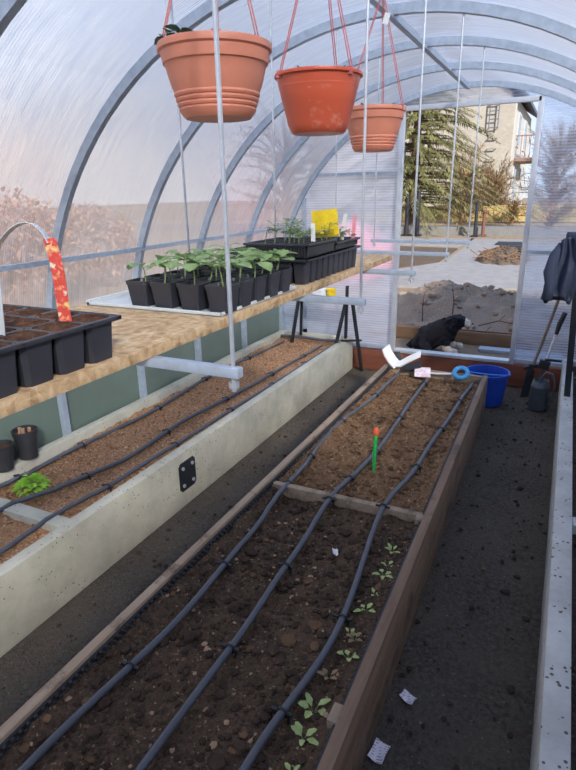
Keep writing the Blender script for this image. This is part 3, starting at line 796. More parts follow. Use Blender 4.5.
for x, y, ht, tilt, m_, lab in [(-.642, 1.50, .05, .03, 'white', 'short white plant label before the yellow card'), (-.632, 1.70, .068, -.18, 'white', 'tall tilted white plant label to the right of the yellow card'), (-.62, 1.77, .06, -.12, 'pinkl', 'pale pink plant label at the far end of the cell tray')]:
    mb = MB(); ribbon(mb, [(x, y, SZ+.088), (x-tilt*ht*.5, y, SZ+.104+ht*.5), (x-tilt*ht, y, SZ+.104+ht)], .012, (1, .15, 0), .0014)
    tag(mb.build('plant_label', M[m_]), lab, 'plant label')

# ------------------------------------------------------------------ hanging pots
def hanging_pot(name, x, y, zr, R_, h, mat, label, rings, plantf, cordm, hook, collar=True):
    p = thing('hanging_pot', label, 'hanging pot', (x, y, zr-h))
    r = R_; b = r*.63
    prof = [(b*.93, zr-h), (b, zr-h+.004)]
    if rings:
        for i in range(4):
            z0 = zr-h + h*(.09 + .068*i); rr = r*(.665 + .026*i)
            prof += [(rr+.001, z0), (rr+.0028, z0+h*.03), (rr+.0012, z0+h*.058)]
    else:
        prof += [(b+.008, zr-h+.02), (r*.80, zr-h*.52), (r*.815, zr-h*.50)]
    if collar: prof += [(r*.80, zr-h*.56), (r*.85, zr-h*.42), (r*.885, zr-h*.29), (r*.90, zr-h*.27), (r*.925, zr-h*.265), (r*.945, zr-.022)]
    else: prof += [(r*.875, zr-h*.3), (r*.94, zr-.009)]
    prof += [(r*.955, zr-(.014 if collar else .0085)), (r*.995, zr-(.011 if collar else .007)), (r, zr-.004), (r*.99, zr), (r*.92, zr+.001), (r*.90, zr-.03), (r*.7, zr-.035)]
    mb = MB(); mb.lathe(prof, (x, y, 0), 48); mb.build('bowl', mat, p, angle=35)
    vs = MB(); n = 24
    vs.lathe([(r*.9, zr-.022), (r*.6, zr-.014), (r*.3, zr-.012), (0.0001, zr-.01)], (x, y, 0), 24, wob=lambda a, z: 1)
    vs.build('soil', M['soil_pot'], p, angle=180)['kind'] = 'stuff'
    for a in hook[1]:
        c = MB(); q = V(x + math.cos(a)*r*.94, y + math.sin(a)*r*.94, zr)
        c.tube([q + V(0,0,-.012), q + V(0,0,.004), V(*hook[0])], .0013, 6)
        c.tube([q + V(.004,0,-.012), q + V(.005,0,.006), V(hook[0][0]+.004, hook[0][1], hook[0][2])], .0013, 6)
        c.obox(q + V(0,0,-.005), .012, .012, .016)
        c.build('cord', cordm, p)
    hk = MB(); hx, hy, hz = hook[0]; top = arcz(hx, R-.04)
    hk.tube([(hx, hy, hz-.004), (hx+.006, hy, hz+.01), (hx, hy, hz+.02), (hx, hy, top)], .0022, 6); hk.build('hook', M['zinc'], p)
    if plantf: plantf(p, x, y, zr, r)
    return p
def dark_plant(p, x, y, z, r):
    st = MB(); lf = MB(); rnd = random.Random(4); bx, by = x - r*.42, y - r*.55
    for i in range(9):
        an = rnd.uniform(0, 6.28); q = V(bx + rnd.uniform(-.02, .02), by + rnd.uniform(-.02, .02), z + rnd.uniform(.004, .024))
        st.tube([(bx, by, z-.014), q], .0015, 5); lf.leaf(q, (math.cos(an), math.sin(an), .1), .032, .03, droop=.3, n=4)
    s_ = st.build('plant', M['stem'], p); lf.build('leaves', M['leafd'], s_, angle=180)
def stubs(p, x, y, z, r):
    lf = MB(); rnd = random.Random(8)
    for i in range(8):
        an = rnd.uniform(0, 6.28); q = V(x + r*.5*math.cos(an), y + r*.5*math.sin(an), z-.012)
        lf.leaf(q, (math.cos(an)*.4, math.sin(an)*.4, 1), .03, .016, droop=.5, n=3)
    lf.build('plant', M['leafd'], p, angle=180)
hanging_pot('hanging_pot', -.622, 1.0, 1.703, .104, .122, M['terra'], 'largest terracotta pot hanging nearest the camera with dark leaves', True, dark_plant, M['cord'], ((-.615, 1.0, 2.03), (3.6, 5.3, 1.1)))
hanging_pot('hanging_pot', -.589, 1.41, 1.714, .107, .131, M['terra2'], 'reddish scuffed plastic pot hanging in the middle', False, stubs, M['cord_r'], ((-.583, 1.40, 2.05), (4.0, 5.9, 1.5)), False)
p3 = hanging_pot('hanging_pot', -.618, 1.95, 1.700, .102, .130, M['terra'], 'smallest and farthest terracotta pot hanging beside the doorway', True, stubs, M['cord_r'], ((-.60, 1.94, 2.02), (3.7, 6.1, 1.6)))
mb = MB(); mb.obox((-.577, 1.915, 1.94), .018, .003, .03, Matrix.Rotation(.3, 3, 'Y')); mb.build('cord_tag', M['white'], p3)['label'] = 'small white tag on the cord'

# ------------------------------------------------------------------ plants and small things on the beds
def rosette(name, label, cat, x, y, z, size, n, mat, group=None, seed=0, upright=.5):
    rnd = random.Random(seed); p = thing(name, label, cat, (x, y, z), group)
    lf = MB(); st = MB()
    for i in range(n):
        an = i*2.4 + rnd.uniform(-.3, .3); el = upright*rnd.uniform(.5, 1.4)
        d = V(math.cos(an)*math.cos(el), math.sin(an)*math.cos(el), math.sin(el)); L = size*rnd.uniform(.25, .45)
        q = V(x, y, z+.003) + d*L; st.tube([(x, y, z-.006), q], size*.022, 5)
        lf.leaf(q, d + V(0,0,-.25), size*rnd.uniform(.45, .7), size*rnd.uniform(.3, .42), droop=.35, lobed=True, n=6)
    lf.build('leaves', mat, p, angle=180); st.build('stem', M['stem'], p)
    return p
ordn = ['first', 'second', 'third', 'fourth', 'fifth', 'sixth', 'seventh', 'eighth', 'ninth', 'tenth', 'eleventh']
pts = [(-.415,.80,.045,'l'), (-.425,.885,.06,'l'), (-.44,.975,.075,'l'), (-.437,1.075,.05,'r'), (-.413,1.16,.055,'l'), (-.42,1.225,.05,'r'), (-.44,1.245,.04,'l'), (-.428,1.355,.055,'l'), (-.424,1.43,.035,'l'), (-.424,1.53,.055,'l'), (-.43,1.60,.045,'l'), (-.437,1.68,.05,'l')]
names = ['first', 'second', 'third', 'fourth', 'fifth', 'sixth', 'seventh', 'eighth', 'ninth', 'tenth', 'eleventh', 'last']
for i, (x, y, s_, kd) in enumerate(pts):
    kind = 'reddish lettuce seedling' if kd == 'r' else 'pale green lettuce seedling'
    x += .018; rosette('lettuce_seedling', '%s beside the right plank, %s from the camera' % (kind, names[i]), 'seedling', x, y, zm(x, y), s_*.72, 4 if s_ < .05 else 5, M['leafr' if kd == 'r' else 'leafl'], 'lettuce seedlings along the right plank', 40+i, .8)
bz = zl(-1.955, 1.45); bp = thing('herb_plant', 'bushy bright green leafy plant on the concrete bed beyond the crosspiece', 'plant', (-1.955, 1.46, bz))
lf = MB(); st = MB(); rnd = random.Random(3)
for i in range(95):
    u = rnd.random()**.6; an = rnd.uniform(0, 6.28); rr = .058*u; q = V(-1.955 + rr*math.cos(an), 1.46 + rr*math.sin(an), bz + .012 + .05*(1-u*u)*rnd.uniform(.5, 1.1))
    lf.leaf(q, (math.cos(an), math.sin(an), rnd.uniform(-.1, .7)), .026, .017, droop=.4, lobed=True, n=5)
    if i % 4 == 0: st.tube([(-1.955, 1.46, bz-.005), q], .0012, 4)
lf.build('leaves', M['leafb'], bp, angle=180); st.build('stem', M['stem'], bp)

gs = thing('garden_stake', 'green plastic stake with orange top standing in the plank bed', 'stake', (-.668, 2.26, .22))
mb = MB(); mb.tube([(-.668, 2.26, .19), (-.667, 2.26, .30), (-.664, 2.262, .415)], [.007, .009, .0095], 8); mb.build('spike', M['green'], gs)
MB().lathe([(.0001, .405), (.012, .406), (.015, .414), (.013, .43), (.008, .438), (.0001, .44)], (-.664, 2.262, 0), 14).build('cap', M['orange'], gs)['label'] = 'orange cap'

def paper(label, x, y, z, pts, rz, cat='paper scrap', mat='paper', curl=.006, name='paper_scrap'):
    mb = MB(); nx, ny = 6, 6; W_, H_ = pts; vs = []
    for layer in (0, .0008):
        for j in range(ny+1):
            for i in range(nx+1):
                u = i/nx-.5; w_ = j/ny-.5
                px_ = u*W_; py_ = w_*H_
                vs.append((x + px_*math.cos(rz) - py_*math.sin(rz), y + px_*math.sin(rz) + py_*math.cos(rz), z + layer + curl*(4*u*u) + curl*.5*math.sin(5*w_+3*u)))
    N = (nx+1)*(ny+1); fs = []
    for j in range(ny):
        for i in range(nx):
            a = j*(nx+1)+i; fs += [(N+a, N+a+1, N+a+nx+2, N+a+nx+1), (a+nx+1, a+nx+2, a+1, a)]
    mb.add(vs, fs); return tag(mb.build(name, M[mat], angle=180), label, cat)
paper('small white paper scrap on the dark soil of the plank bed', -.603, 1.60, zm(-.603, 1.60)+.006, (.018, .034), .5)
paper('small white paper label lying on the right-hand path', -.255, 1.308, .008, (.045, .03), -.35, mat='printpaper')
paper('larger white paper label lying on the path beside the plank bed', -.283, 1.105, .008, (.042, .06), -.12, mat='printpaper')
tag(MB().obox((-.765, 3.655, .278), .105, .085, .004, Matrix.Rotation(.25, 3, 'Z') @ Matrix.Rotation(.55, 3, 'X')).build('seed_packet', M['packet'], bevel=.001), 'pink and white seed packet at the far end of the plank bed', 'seed packet')
tw = thing('hand_scoop', 'white handled scoop with light blue ring at the bed end', 'scoop', (-.55, 3.66, .262))
ring = [(-.515 + .042*math.cos(a), 3.66 + .034*math.sin(a), .302 + .024*math.sin(a)) for a in [2*PI*i/20 for i in range(20)]]
MB().tube(ring, .0155, 10, closed=True).build('ring_grip', M['cyan'], tw)
MB().tube([(-.545, 3.66, .29), (-.64, 3.67, .278), (-.74, 3.68, .268)], [.007, .006, .006], 8).build('shaft', M['white'], tw)
# white folded plastic piece with dark part
wv = thing('plastic_piece', 'white v-shaped plastic piece with dark lining at the far left bed corner', 'plastic piece', (-.96, 3.72, .28))
mb = MB()
ribbon(mb, [(-.95, 3.70, .288), (-.985, 3.70, .32), (-1.025, 3.71, .37), (-1.045, 3.72, .41)], .085, (.35, 1, .3), .012)
ribbon(mb, [(-.975, 3.70, .30), (-.93, 3.70, .305), (-.87, 3.71, .345), (-.80, 3.72, .385)], .06, (-.2, 1, .5), .012)
mb.build('white_wings', M['white'], wv, bevel=.003)
mb = MB(); ribbon(mb, [(-.98, 3.745, .30), (-.96, 3.75, .33), (-.985, 3.765, .37)], .06, (1, .2, 0), .02); ribbon(mb, [(-.905, 3.69, .284), (-.85, 3.685, .292), (-.785, 3.685, .325)], .05, (-.1, .5, 1), .03)
mb.build('dark_lining', M['black'], wv, bevel=.004)
# pots under the shelf against the wall
for x, y, R_, h, lab, sp in [(-2.165, 1.635, .054, .14, 'black plant pot with brown stubs under the shelf by the wall', True), (-2.165, 1.50, .052, .12, 'black plant pot cut by the left picture edge under the shelf', False)]:
    zb = .2835
    p = thing('plant_pot', lab, 'plant pot', (x, y, zb))
    MB().lathe([(R_*.78, zb), (R_*.98, zb+h-.02), (R_*1.05, zb+h-.02), (R_*1.07, zb+h), (R_*.98, zb+h), (R_*.95, zb+h-.03), (R_*.6, zb+h-.032)], (x, y, 0), 28).build('pot', M['blackp2'], p, angle=35)
    s_ = MB().lathe([(R_*.95, zb+h-.022), (.0001, zb+h-.016)], (x, y, 0), 20); s_.build('soil', M['soil_pot'], p)['kind'] = 'stuff'
    if sp:
        for dx, dy, hh in ((-.02, -.01, .03), (.015, -.02, .035), (.0, .025, .02)):
            MB().tube([(x+dx, y+dy, zb+h-.03), (x+dx+.003, y+dy, zb+h-.02+hh)], .008, 7).build('stub', M['chip'], p)

# ------------------------------------------------------------------ far end: sawhorse, bucket, tools, trellis
sh = thing('sawhorse', 'black sawhorse with narrow grey top at the far end of the concrete bed', 'sawhorse', (-1.66, 4.25, .0))
MB().box(-1.98, -1.44, 4.17, 4.29, .605, .627).build('top', M['galv'], sh, bevel=.003)
for a, b in (((-1.52, 4.20, .608), (-1.578, 4.14, .255)), ((-1.485, 4.26, .608), (-1.425, 4.36, .0)), ((-1.93, 4.2, .608), (-1.97, 4.14, .25)), ((-1.93, 4.26, .608), (-1.97, 4.32, .25))):
    MB().bar(a, b, .022, .022).build('leg', M['black'], sh)
MB().bar((-1.572, 4.15, .3), (-1.43, 4.345, .27), .016, .016).build('stretcher', M['black'], sh)
MB().bar((-1.555, 4.31, .25), (-1.548, 4.31, .72), .022, .022).build('upright', M['black'], sh)
tag(MB().blob((-1.75, 4.23, .668), .062, (1.1, .7, .72), .3, 2.5, 3, seed=3).build('white_bag', M['white']), 'crumpled small white bag standing on the sawhorse', 'bag')
tag(MB().lathe([(.03, .627), (.038, .69), (.042, .69), (.042, .702), (.036, .702), (.034, .68), (.001, .678)], (-1.655, 4.23, 0), 20).build('small_pot', M['yellow']), 'small yellowish pot standing on the sawhorse beside the bag', 'plant pot')

bk = thing('bucket', 'blue plastic bucket between the plank bed end and the doorway', 'bucket', (-.385, 4.0, 0))
MB().lathe([(.115, 0), (.12, .004), (.142, .205), (.15, .207), (.152, .232), (.146, .234), (.14, .232), (.116, .012), (.0001, .01)], (-.385, 4.0, 0), 40).build('body', M['blue'], bk, angle=35)
hd = [(-.385 + .154*math.cos(a), 4.0 - .03*math.sin(a)-.07*math.sin(a), .222 + .016*math.sin(a)) for a in [PI*i/16 for i in range(17)]]
MB().tube(hd, .004, 6).build('handle', M['cyan'], bk)

cn = thing('watering_can', 'dark grey can with loop handle at the foot of the right-hand bed', 'watering can', (-.035, 4.0, 0))
MB().lathe([(.055, 0), (.06, .006), (.058, .16), (.06, .165), (.058, .17), (.05, .20), (.045, .205), (.05, .21), (.046, .211), (.042, .19), (.0001, .18)], (-.035, 4.0, 0), 28).build('body', M['canister'], cn, angle=35)
MB().tube([(.018, 3.985, .04), (.05, 3.98, .10), (.052, 3.98, .20), (.03, 3.985, .262), (-.005, 3.99, .27), (-.03, 3.995, .235), (-.03, 4.0, .2)], .008, 8).build('handle', M['canister'], cn)

sp = thing('spade', 'long wooden handled spade leaning by the right-hand end panel', 'spade', (-.10, 4.22, 0))
MB().tube([(-.118, 4.225, .17), (-.06, 4.24, .42), (0.0, 4.26, .70), (.03, 4.27, .88)], .0105, 10).build('handle', M['handle'], sp)
mb = MB(); ribbon(mb, [(-.112, 4.222, .205), (-.118, 4.22, .15), (-.128, 4.21, .07), (-.135, 4.2, .005)], .055, (1, .15, .2), .006); mb.tube([(-.118, 4.223, .16), (-.11, 4.226, .25)], .019, 8)
mb.bar((-.16, 4.222, .215), (-.065, 4.222, .245), .03, .022); mb.build('blade', M['black'], sp)
ht = thing('hand_tool', 'hand tool with black grip and pale shaft leaning on the right bed end', 'hand tool', (-.02, 4.1, .0))
MB().tube([(-.03, 4.12, .27), (.02, 4.14, .52)], .009, 8).build('shaft', M['alu'], ht)
MB().tube([(.018, 4.139, .50), (.03, 4.143, .57), (.055, 4.15, .65)], [.013, .017, .016], 10).build('grip', M['black'], ht)
mb = MB(); mb.obox((-.03, 4.118, .285), .07, .03, .06, Matrix.Rotation(.2, 3, 'Y')); mb.tube([(-.03, 4.118, .27), (-.05, 4.10, .12), (-.055, 4.09, .0)], .008, 8); mb.box(-.03, .075, 4.105, 4.125, .315, .33); mb.build('bracket', M['black'], ht, bevel=.002)

tr = thing('trellis', 'dark metal trellis frame standing at the edge of the right bed', 'trellis', (.3, 3.55, .23))
for (a, b) in (((.12, 3.55, .262), (.062, 3.55, 1.33)), ((.56, 3.55, .15), (.56, 3.55, 1.33))): MB().bar(a, b, .034, .034, (0,1,0)).build('post', M['black'], tr)
for z in (.44, .75, 1.02, 1.28): MB().bar((.12-.058*(z-.262)/1.068, 3.55, z), (.56, 3.55, z), .026, .03).build('rung', M['black'], tr)
ws = tag(MB().tube([(.20, 3.62, .2), (.06, 3.62, 1.62)], .014, 8).build('wooden_stick', M['handle']), 'short light wooden stick leaning above the jacket', 'stick')
# jacket draped over the trellis
bm = bmesh.new(); nx, ny = 26, 40; W_ = .17; vs = []
for side in (0, 1):
    grid = []
    for j in range(ny+1):
        t_ = j/ny
        row = []
        for i in range(nx+1):
            u = i/nx; z = 1.17 - t_*.33
            wd = (.09 + .065*min(1, t_*2.2)) * (1 - .1*math.sin(t_*7))
            xc = .02 - .015*t_ + .012*math.sin(t_*5)
            x = xc + (u-.5)*wd*1.0
            lower = .05*max(0, math.sin(u*PI*2.5 + .6)) * t_
            fold = .02*math.sin(u*9 + t_*3) + .012*math.sin(u*19 - t_*5) + .01*nz(u*4, t_*5, 1, side)
            bulge = .045*math.sin(PI*u)**.6 * (1 - .35*t_)
            y = 3.50 + (-(bulge + fold*.8) if side == 0 else (bulge*.35 + fold*.4))
            row.append(bm.verts.new((x, y, z - (lower - .03*t_ if side == 0 else 0) + .02*math.sin(PI*u)*(1-t_))))
        grid.append(row)
    for j in range(ny):
        for i in range(nx):
            f = (grid[j][i], grid[j][i+1], grid[j+1][i+1], grid[j+1][i]); bm.faces.new(f if side == 0 else tuple(reversed(f)))
    if side == 0: g0 = grid
    else: g1 = grid
for j in range(ny):
    bm.faces.new((g0[j][0], g0[j+1][0], g1[j+1][0], g1[j][0])); bm.faces.new((g0[j+1][nx], g0[j][nx], g1[j][nx], g1[j+1][nx]))
for i in range(nx):
    bm.faces.new((g0[0][i+1], g0[0][i], g1[0][i], g1[0][i+1])); bm.faces.new((g0[ny][i], g0[ny][i+1], g1[ny][i+1], g1[ny][i]))
bm.normal_update()
mb = MB(); bm.verts.index_update(); mb.add([v.co for v in bm.verts], [tuple(v.index for v in f.verts) for f in bm.faces]); bm.free()
jk = thing('jacket', 'dark navy jacket hung over the trellis post', 'jacket', (0, 3.5, .8))
mb.build('body', M['navy'], jk, angle=180)
mb = MB(); mb.tube([(-.015, 3.49, 1.15), (-.045, 3.475, 1.09), (-.063, 3.465, 1.0), (-.05, 3.46, .93), (-.06, 3.46, .85)], [.022, .03, .032, .028, .031], 14); mb.build('sleeve', M['navy'], jk, angle=180)
mb = MB(); mb.tube([(.0, 3.51, 1.195), (.045, 3.52, 1.19), (.08, 3.52, 1.165)], [.02, .026, .02], 12); mb.build('collar', M['navy'], jk, angle=180)

# ------------------------------------------------------------------ outside: dog, heap, beam, yard
def skin_body(name, verts, edges, mats, parent=None, sub=2, root=0, matfn=None, disp=None):
    me = bpy.data.meshes.new(name); me.from_pydata([v[:3] for v in verts], edges, [])
    o = bpy.data.objects.new(name, me); C.objects.link(o)
    o.modifiers.new('skin', 'SKIN'); 
    if not me.skin_vertices: me.skin_vertices.new()
    for i, v in enumerate(verts):
        sv = me.skin_vertices[0].data[i]; sv.radius = v[3] if isinstance(v[3], tuple) else (v[3], v[3]); sv.use_root = (i == root)
    ss = o.modifiers.new('sub', 'SUBSURF'); ss.levels = sub; ss.render_levels = sub
    dg = bpy.context.evaluated_depsgraph_get(); dg.update()
    ev = o.evaluated_get(dg); m2 = bpy.data.meshes.new_from_object(ev)
    bpy.data.objects.remove(o); bpy.data.meshes.remove(me); m2.name = name
    mb = MB(); vs = [v.co.copy() for v in m2.vertices]; ns = [v.normal.copy() for v in m2.vertices]
    if disp: vs = [p + n * disp(p) for p, n in zip(vs, ns)]
    mb.v = vs; mb.f = [tuple(p.vertices) for p in m2.polygons]
    mb.m = [matfn(sum((vs[i] for i in f), V(0,0,0))/len(f)) if matfn else 0 for f in mb.f]
    bpy.data.meshes.remove(m2)
    return mb
DY = 5.2
verts = [(-1.15,DY,.08,.085), (-1.07,DY,.12,.115), (-.98,DY,.165,.125), (-.90,DY,.21,.118), (-.85,DY,.265,.078), (-.80,DY,.312,.074), (-.742,DY-.01,.305,.044), (-.705,DY-.015,.292,.033), (-.682,DY-.015,.290,.022),
         (-.88,DY-.085,.13,.055), (-.87,DY-.10,.06,.042), (-.81,DY-.105,.042,.036), (-.755,DY-.105,.036,.032),
         (-.88,DY+.085,.13,.055), (-.87,DY+.10,.06,.042), (-.80,DY+.105,.042,.036), (-.74,DY+.105,.036,.032),
         (-1.10,DY-.10,.09,.075), (-1.04,DY-.13,.05,.05), (-.98,DY-.14,.036,.034),
         (-1.10,DY+.10,.09,.075), (-1.04,DY+.13,.05,.05), (-.98,DY+.14,.036,.034),
         (-1.20,DY,.05,.036), (-1.235,DY+.02,.035,.028), (-1.26,DY+.04,.025,.018),
         (-.812,DY-.075,.335,.026), (-.825,DY-.098,.275,.036), (-.822,DY-.10,.215,.03),
         (-.812,DY+.075,.335,.026), (-.825,DY+.098,.275,.036), (-.822,DY+.10,.215,.03)]
edges = [(0,1),(1,2),(2,3),(3,4),(4,5),(5,6),(6,7),(7,8),(3,9),(9,10),(10,11),(11,12),(3,13),(13,14),(14,15),(15,16),(0,17),(17,18),(18,19),(0,20),(20,21),(21,22),(0,23),(23,24),(24,25),(5,26),(26,27),(27,28),(5,29),(29,30),(30,31)]
def dogmat(p):
    if p.x > -.728 and p.z > .2: return 1
    if p.z < .095 and p.x > -.93 and p.x < -.70: return 1
    return 0
dm = skin_body('dog', verts, edges, None, sub=3, root=2, matfn=dogmat, disp=lambda p: .012*mnoise.noise(p*26) + .008*mnoise.noise(p*60))
dog = dm.build('dog', [M['fur'], M['furw']], angle=180); tag(dog, 'small black dog with white muzzle and paws lying outside the doorway', 'dog')
MB().blob((-.664, DY-.015, .296), .012, (.8, 1.1, .8), 0, 1, 2).build('nose', M['nose'], dog)
for s_ in (-1, 1): MB().blob((-.742, DY-.01+s_*.040, .335), .0085, (1,1,1), 0, 1, 2).build('eye', M['nose'], dog)

def heap(label, cx, cy, rx, ry, h, mat, seed, name='soil_heap', cat='soil heap'):
    mb = MB(); n = 70; vs = []
    for j in range(n+1):
        for i in range(n+1):
            u = i/n*2-1; w_ = j/n*2-1; d = math.sqrt(u*u + w_*w_) + .25*nz(u, w_, 2.2, seed)
            b = max(0, 1-d*d)**.8
            z = h*b*(1 + .35*nz(u, w_, 3, seed+2)) + .20*h*b*mnoise.noise(V(u*9, w_*9, seed)) + .22*h*b*abs(mnoise.noise(V(u*16, w_*16, seed+5)))
            vs.append((cx + u*rx, cy + w_*ry, z - .015))
    mb.add(vs, [(j*(n+1)+i, j*(n+1)+i+1, (j+1)*(n+1)+i+1, (j+1)*(n+1)+i) for j in range(n) for i in range(n)])
    for i in range(160):
        a = random.uniform(0, 6.28); rr = random.random()**.6*.92; x = cx + rx*rr*math.cos(a); y = cy + ry*rr*math.sin(a)
        ii = int((x-cx)/rx*n/2 + n/2); jj = int((y-cy)/ry*n/2 + n/2); z = vs[min(jj, n)*(n+1)+min(ii, n)][2]
        r = random.uniform(.015, .05)
        mb.blob((x, y, z + r*.3), r, (1, 1, .75), .4, 1.5, 1, 0, random.random()*40)
    return tag(mb.build(name, mat, recenter=False, angle=60), label, cat)
hp = heap('lumpy brown soil heap behind the timber outside the doorway', -.98, 6.6, 1.35, .85, .37, M['heap'], 3)
mb = MB(); mb.box(-1.75, .25, 5.62, 5.72, -.012, .115)
tag(mb.build('timber_beam', M['beam'], bevel=.012), 'old brown timber beam in front of the soil heap', 'beam')
mb = MB(); mb.box(-.62, .1, 5.38, 5.50, -.012, .02); tag(mb.build('loose_plank', M['galv'], bevel=.004), 'flat grey plank on the ground in front of the beam', 'plank')
rnd = random.Random(21)
tl = ['upright reddish twig at the left of the soil heap', 'upright thin twig in the middle of the soil heap', 'twig lying along the timber beam', 'bent twig at the right of the soil heap']
for i, pp in enumerate([[(-1.28, 5.95, .1), (-1.285, 5.93, .28), (-1.27, 5.92, .42)], [(-.98, 5.98, .2), (-.97, 5.96, .34), (-.99, 5.95, .46)], [(-1.0, 5.66, .12), (-.6, 5.65, .122), (-.25, 5.67, .12)], [(-.7, 5.9, .12), (-.5, 5.84, .2), (-.35, 5.86, .17)]]):
    m_ = MB(); m_.tube(pp, [.007, .006, .004], 6); m_.tube([pp[1], V(*pp[1]) + V(.05, -.01, .06)], .003, 5)
    tag(m_.build('twig', M['rust']), tl[i], 'twig', 'twigs on the soil heap')

def slab(name, poly, z0, z1, mat): mb = MB(); mb.prism(poly, z0, z1); return struct(mb.build(name, M[mat], recenter=False, smooth=False))
slab('path', [(-2.5, 8.7), (-.2, 9.2), (6, 10.5), (6, 18.2), (-2.6, 18.2), (-2.35, 15.2), (-2.25, 12.2), (-2.9, 10.6)], -.012, .004, 'paving')
slab('path_bed', [(-2.95, 10.9), (-2.35, 12.0), (-2.45, 15.0), (-6.5, 15.6), (-6.5, 12.5)], -.012, .012, 'darkearth')
slab('path_branch', [(-9, 16.0), (-2.5, 15.6), (-2.5, 18.2), (-9, 18.2)], -.012, .004, 'paving')
slab('kerb', [(-20, 19.6), (12, 19.6), (12, 20.4), (-20, 20.4)], -.012, .25, 'kerb')
slab('road', [(-30, 20.4), (20, 20.4), (20, 26.6), (-30, 26.6)], -.012, .0, 'road')
heap('dark pile of earth and sticks on the paving', -1.15, 12.9, .55, 1.0, .22, M['darkearth'], 8, 'brush_pile', 'brush pile')
rnd = random.Random(2); bpile = MB()
for i in range(60):
    x = rnd.uniform(-1.6, -.7); y = rnd.uniform(12.1, 13.3); a = rnd.uniform(0, 6.28); L = rnd.uniform(.15, .4)
    bpile.tube([(x, y, rnd.uniform(.05, .2)), (x + L*math.cos(a), y + L*math.sin(a)*.5, rnd.uniform(.05, .3))], .008, 4)
tag(bpile.build('sticks', M['twig']), 'loose sticks lying on the dark pile', 'sticks', kind='stuff')
tag(MB().box(-1.35, -.75, 13.7, 13.95, .005, .22).build('concrete_block', M['black'], bevel=.01), 'dark low beam behind the stick pile', 'beam')
tag(MB().box(-1.7, -.95, 16.2, 17.0, .004, .035).build('ground_hatch', M['black'], bevel=.005), 'dark rectangular slab in the paving', 'slab')

# fence, posts, trees, house
fc = thing('garden_fence', 'yellow board fence beyond the sandy road', 'fence', (-5, 27, 0))
mb = MB()
for i in range(36): mb.box(-14 + i*.5, -14 + i*.5 + .47, 27.0, 27.05, .05, .72 + .03*math.sin(i*2.3))
mb.build('boards', M['fence'], fc, bevel=0)
MB().box(-14, 4, 27.05, 27.12, .5, .58).build('rail', M['fence'], fc); MB().box(-14, 4, 27.05, 27.12, .15, .23).build('rail', M['fence'], fc)
def post(label, x, y, z1, r, mat, cap=False):
    p = thing('post', label, 'post', (x, y, 0))
    MB().tube([(x, y, 0), (x, y, z1)], r, 10).build('shaft', M[mat], p)
    MB().tube([(x, y, z1), (x, y, z1+.06)], r*1.9 if cap else r*1.2, 10).build('cap', M[mat], p)
    MB().box(x-r*2, x+r*2, y-r*2, y+r*2, 0, .04).build('foot', M[mat], p)
post('black gate post nearer the spruce, left one of two', -4.8, 19.0, 1.25, .07, 'black')
post('black gate post beside its twin at the spruce', -4.45, 19.0, 1.35, .07, 'black')
post('thin dark post between the spruce and the red-brown post', -2.62, 19.0, .98, .05, 'black')
post('red-brown bollard with a wide cap at the roadside', -2.42, 19.3, .72, .055, 'rust', True)
def conifer(label, x, y, h, r, seed, zb=.5):
    rnd = random.Random(seed); t_ = thing('spruce_tree', label, 'tree', (x, y, 0))
    MB().tube([(x, y, 0), (x+.05, y, h*.5), (x, y, h)], [.2, .12, .02], 10).build('trunk', M['bark'], t_)
    br = MB(); nd = MB(); z = zb
    jit = lambda: rnd.uniform(-.14, .14)
    while z < h - .1:
        f = (1 - (z-zb)/(h-zb)); L0 = r*(.12 + .88*f**.8); n = int(9 + 4*f); a0 = rnd.uniform(0, 6.28)
        for i in range(n):
            a = a0 + 2*PI*i/n + rnd.uniform(-.25, .25); L = L0*rnd.uniform(.65, 1.12); d = V(math.cos(a), math.sin(a), 0); zz_ = z + jit()
            def P(s): return V(x, y, zz_) + d*(L*s) + V(0, 0, .18*L*s - .45*L*s*s)
            br.tube([P(0), P(.5), P(1)], [.025, .015, .006], 4)
            m_ = int(5 + L*10)
            for q in range(m_):
                s = .15 + .85*q/m_; p = P(s); sd = d.cross(V(0,0,1))
                for sg in (-1, 1):
                    ll = rnd.uniform(.16, .34)*(1.1 - .5*s)
                    dd = (d*.75 + sd*sg*rnd.uniform(.5, 1.1) + V(0,0,rnd.uniform(-.75, .15)))
                    nd.leaf(p, dd, ll*.9, ll*.22, droop=.4, n=2)
        z += .17 + .12*f
    br.build('branches', M['bark'], t_); nd.build('needles', M['needle'], t_, angle=180)
conifer('dark green spruce tree left of the pale house', -5.2, 21.3, 9.8, 3.5, 4, .9)
def bare_bush(label, x, y, h, r, seed, n=46, leaves=5, fill=.03):
    rnd = random.Random(seed); t_ = thing('bush', label, 'bush', (x, y, 0)); st = MB(); lf = MB()
    st.tube([(x, y, 0), (x+.03, y, h*.4), (x, y, h*.75)], [.09, .06, .02], 6)
    for i in range(n):
        a = rnd.uniform(0, 6.28); z0 = h*rnd.uniform(.02, .6); el = rnd.uniform(.1, 1.1); L = r*rnd.uniform(.55, 1.1)
        p0 = V(x, y, z0); d = V(math.cos(a)*math.cos(el), math.sin(a)*math.cos(el), math.sin(el))
        p1 = p0 + d*L*.5 + V(0,0,.05*L); p2 = p0 + d*L + V(0, 0, -.08*L)
        st.tube([p0, p1, p2], [.022, .013, .004], 4)
        for q in range(leaves*3):
            s = rnd.uniform(.25, 1); pp = p0.lerp(p1, s*2) if s < .5 else p1.lerp(p2, s*2-1)
            lf.leaf(pp, d + V(rnd.uniform(-1,1), rnd.uniform(-1,1), rnd.uniform(-.6, .8)), rnd.uniform(.15, .45), fill, droop=.2, n=2)
    st.build('stems', M['twig'], t_); lf.build('twigs', M['bush'], t_, angle=180)
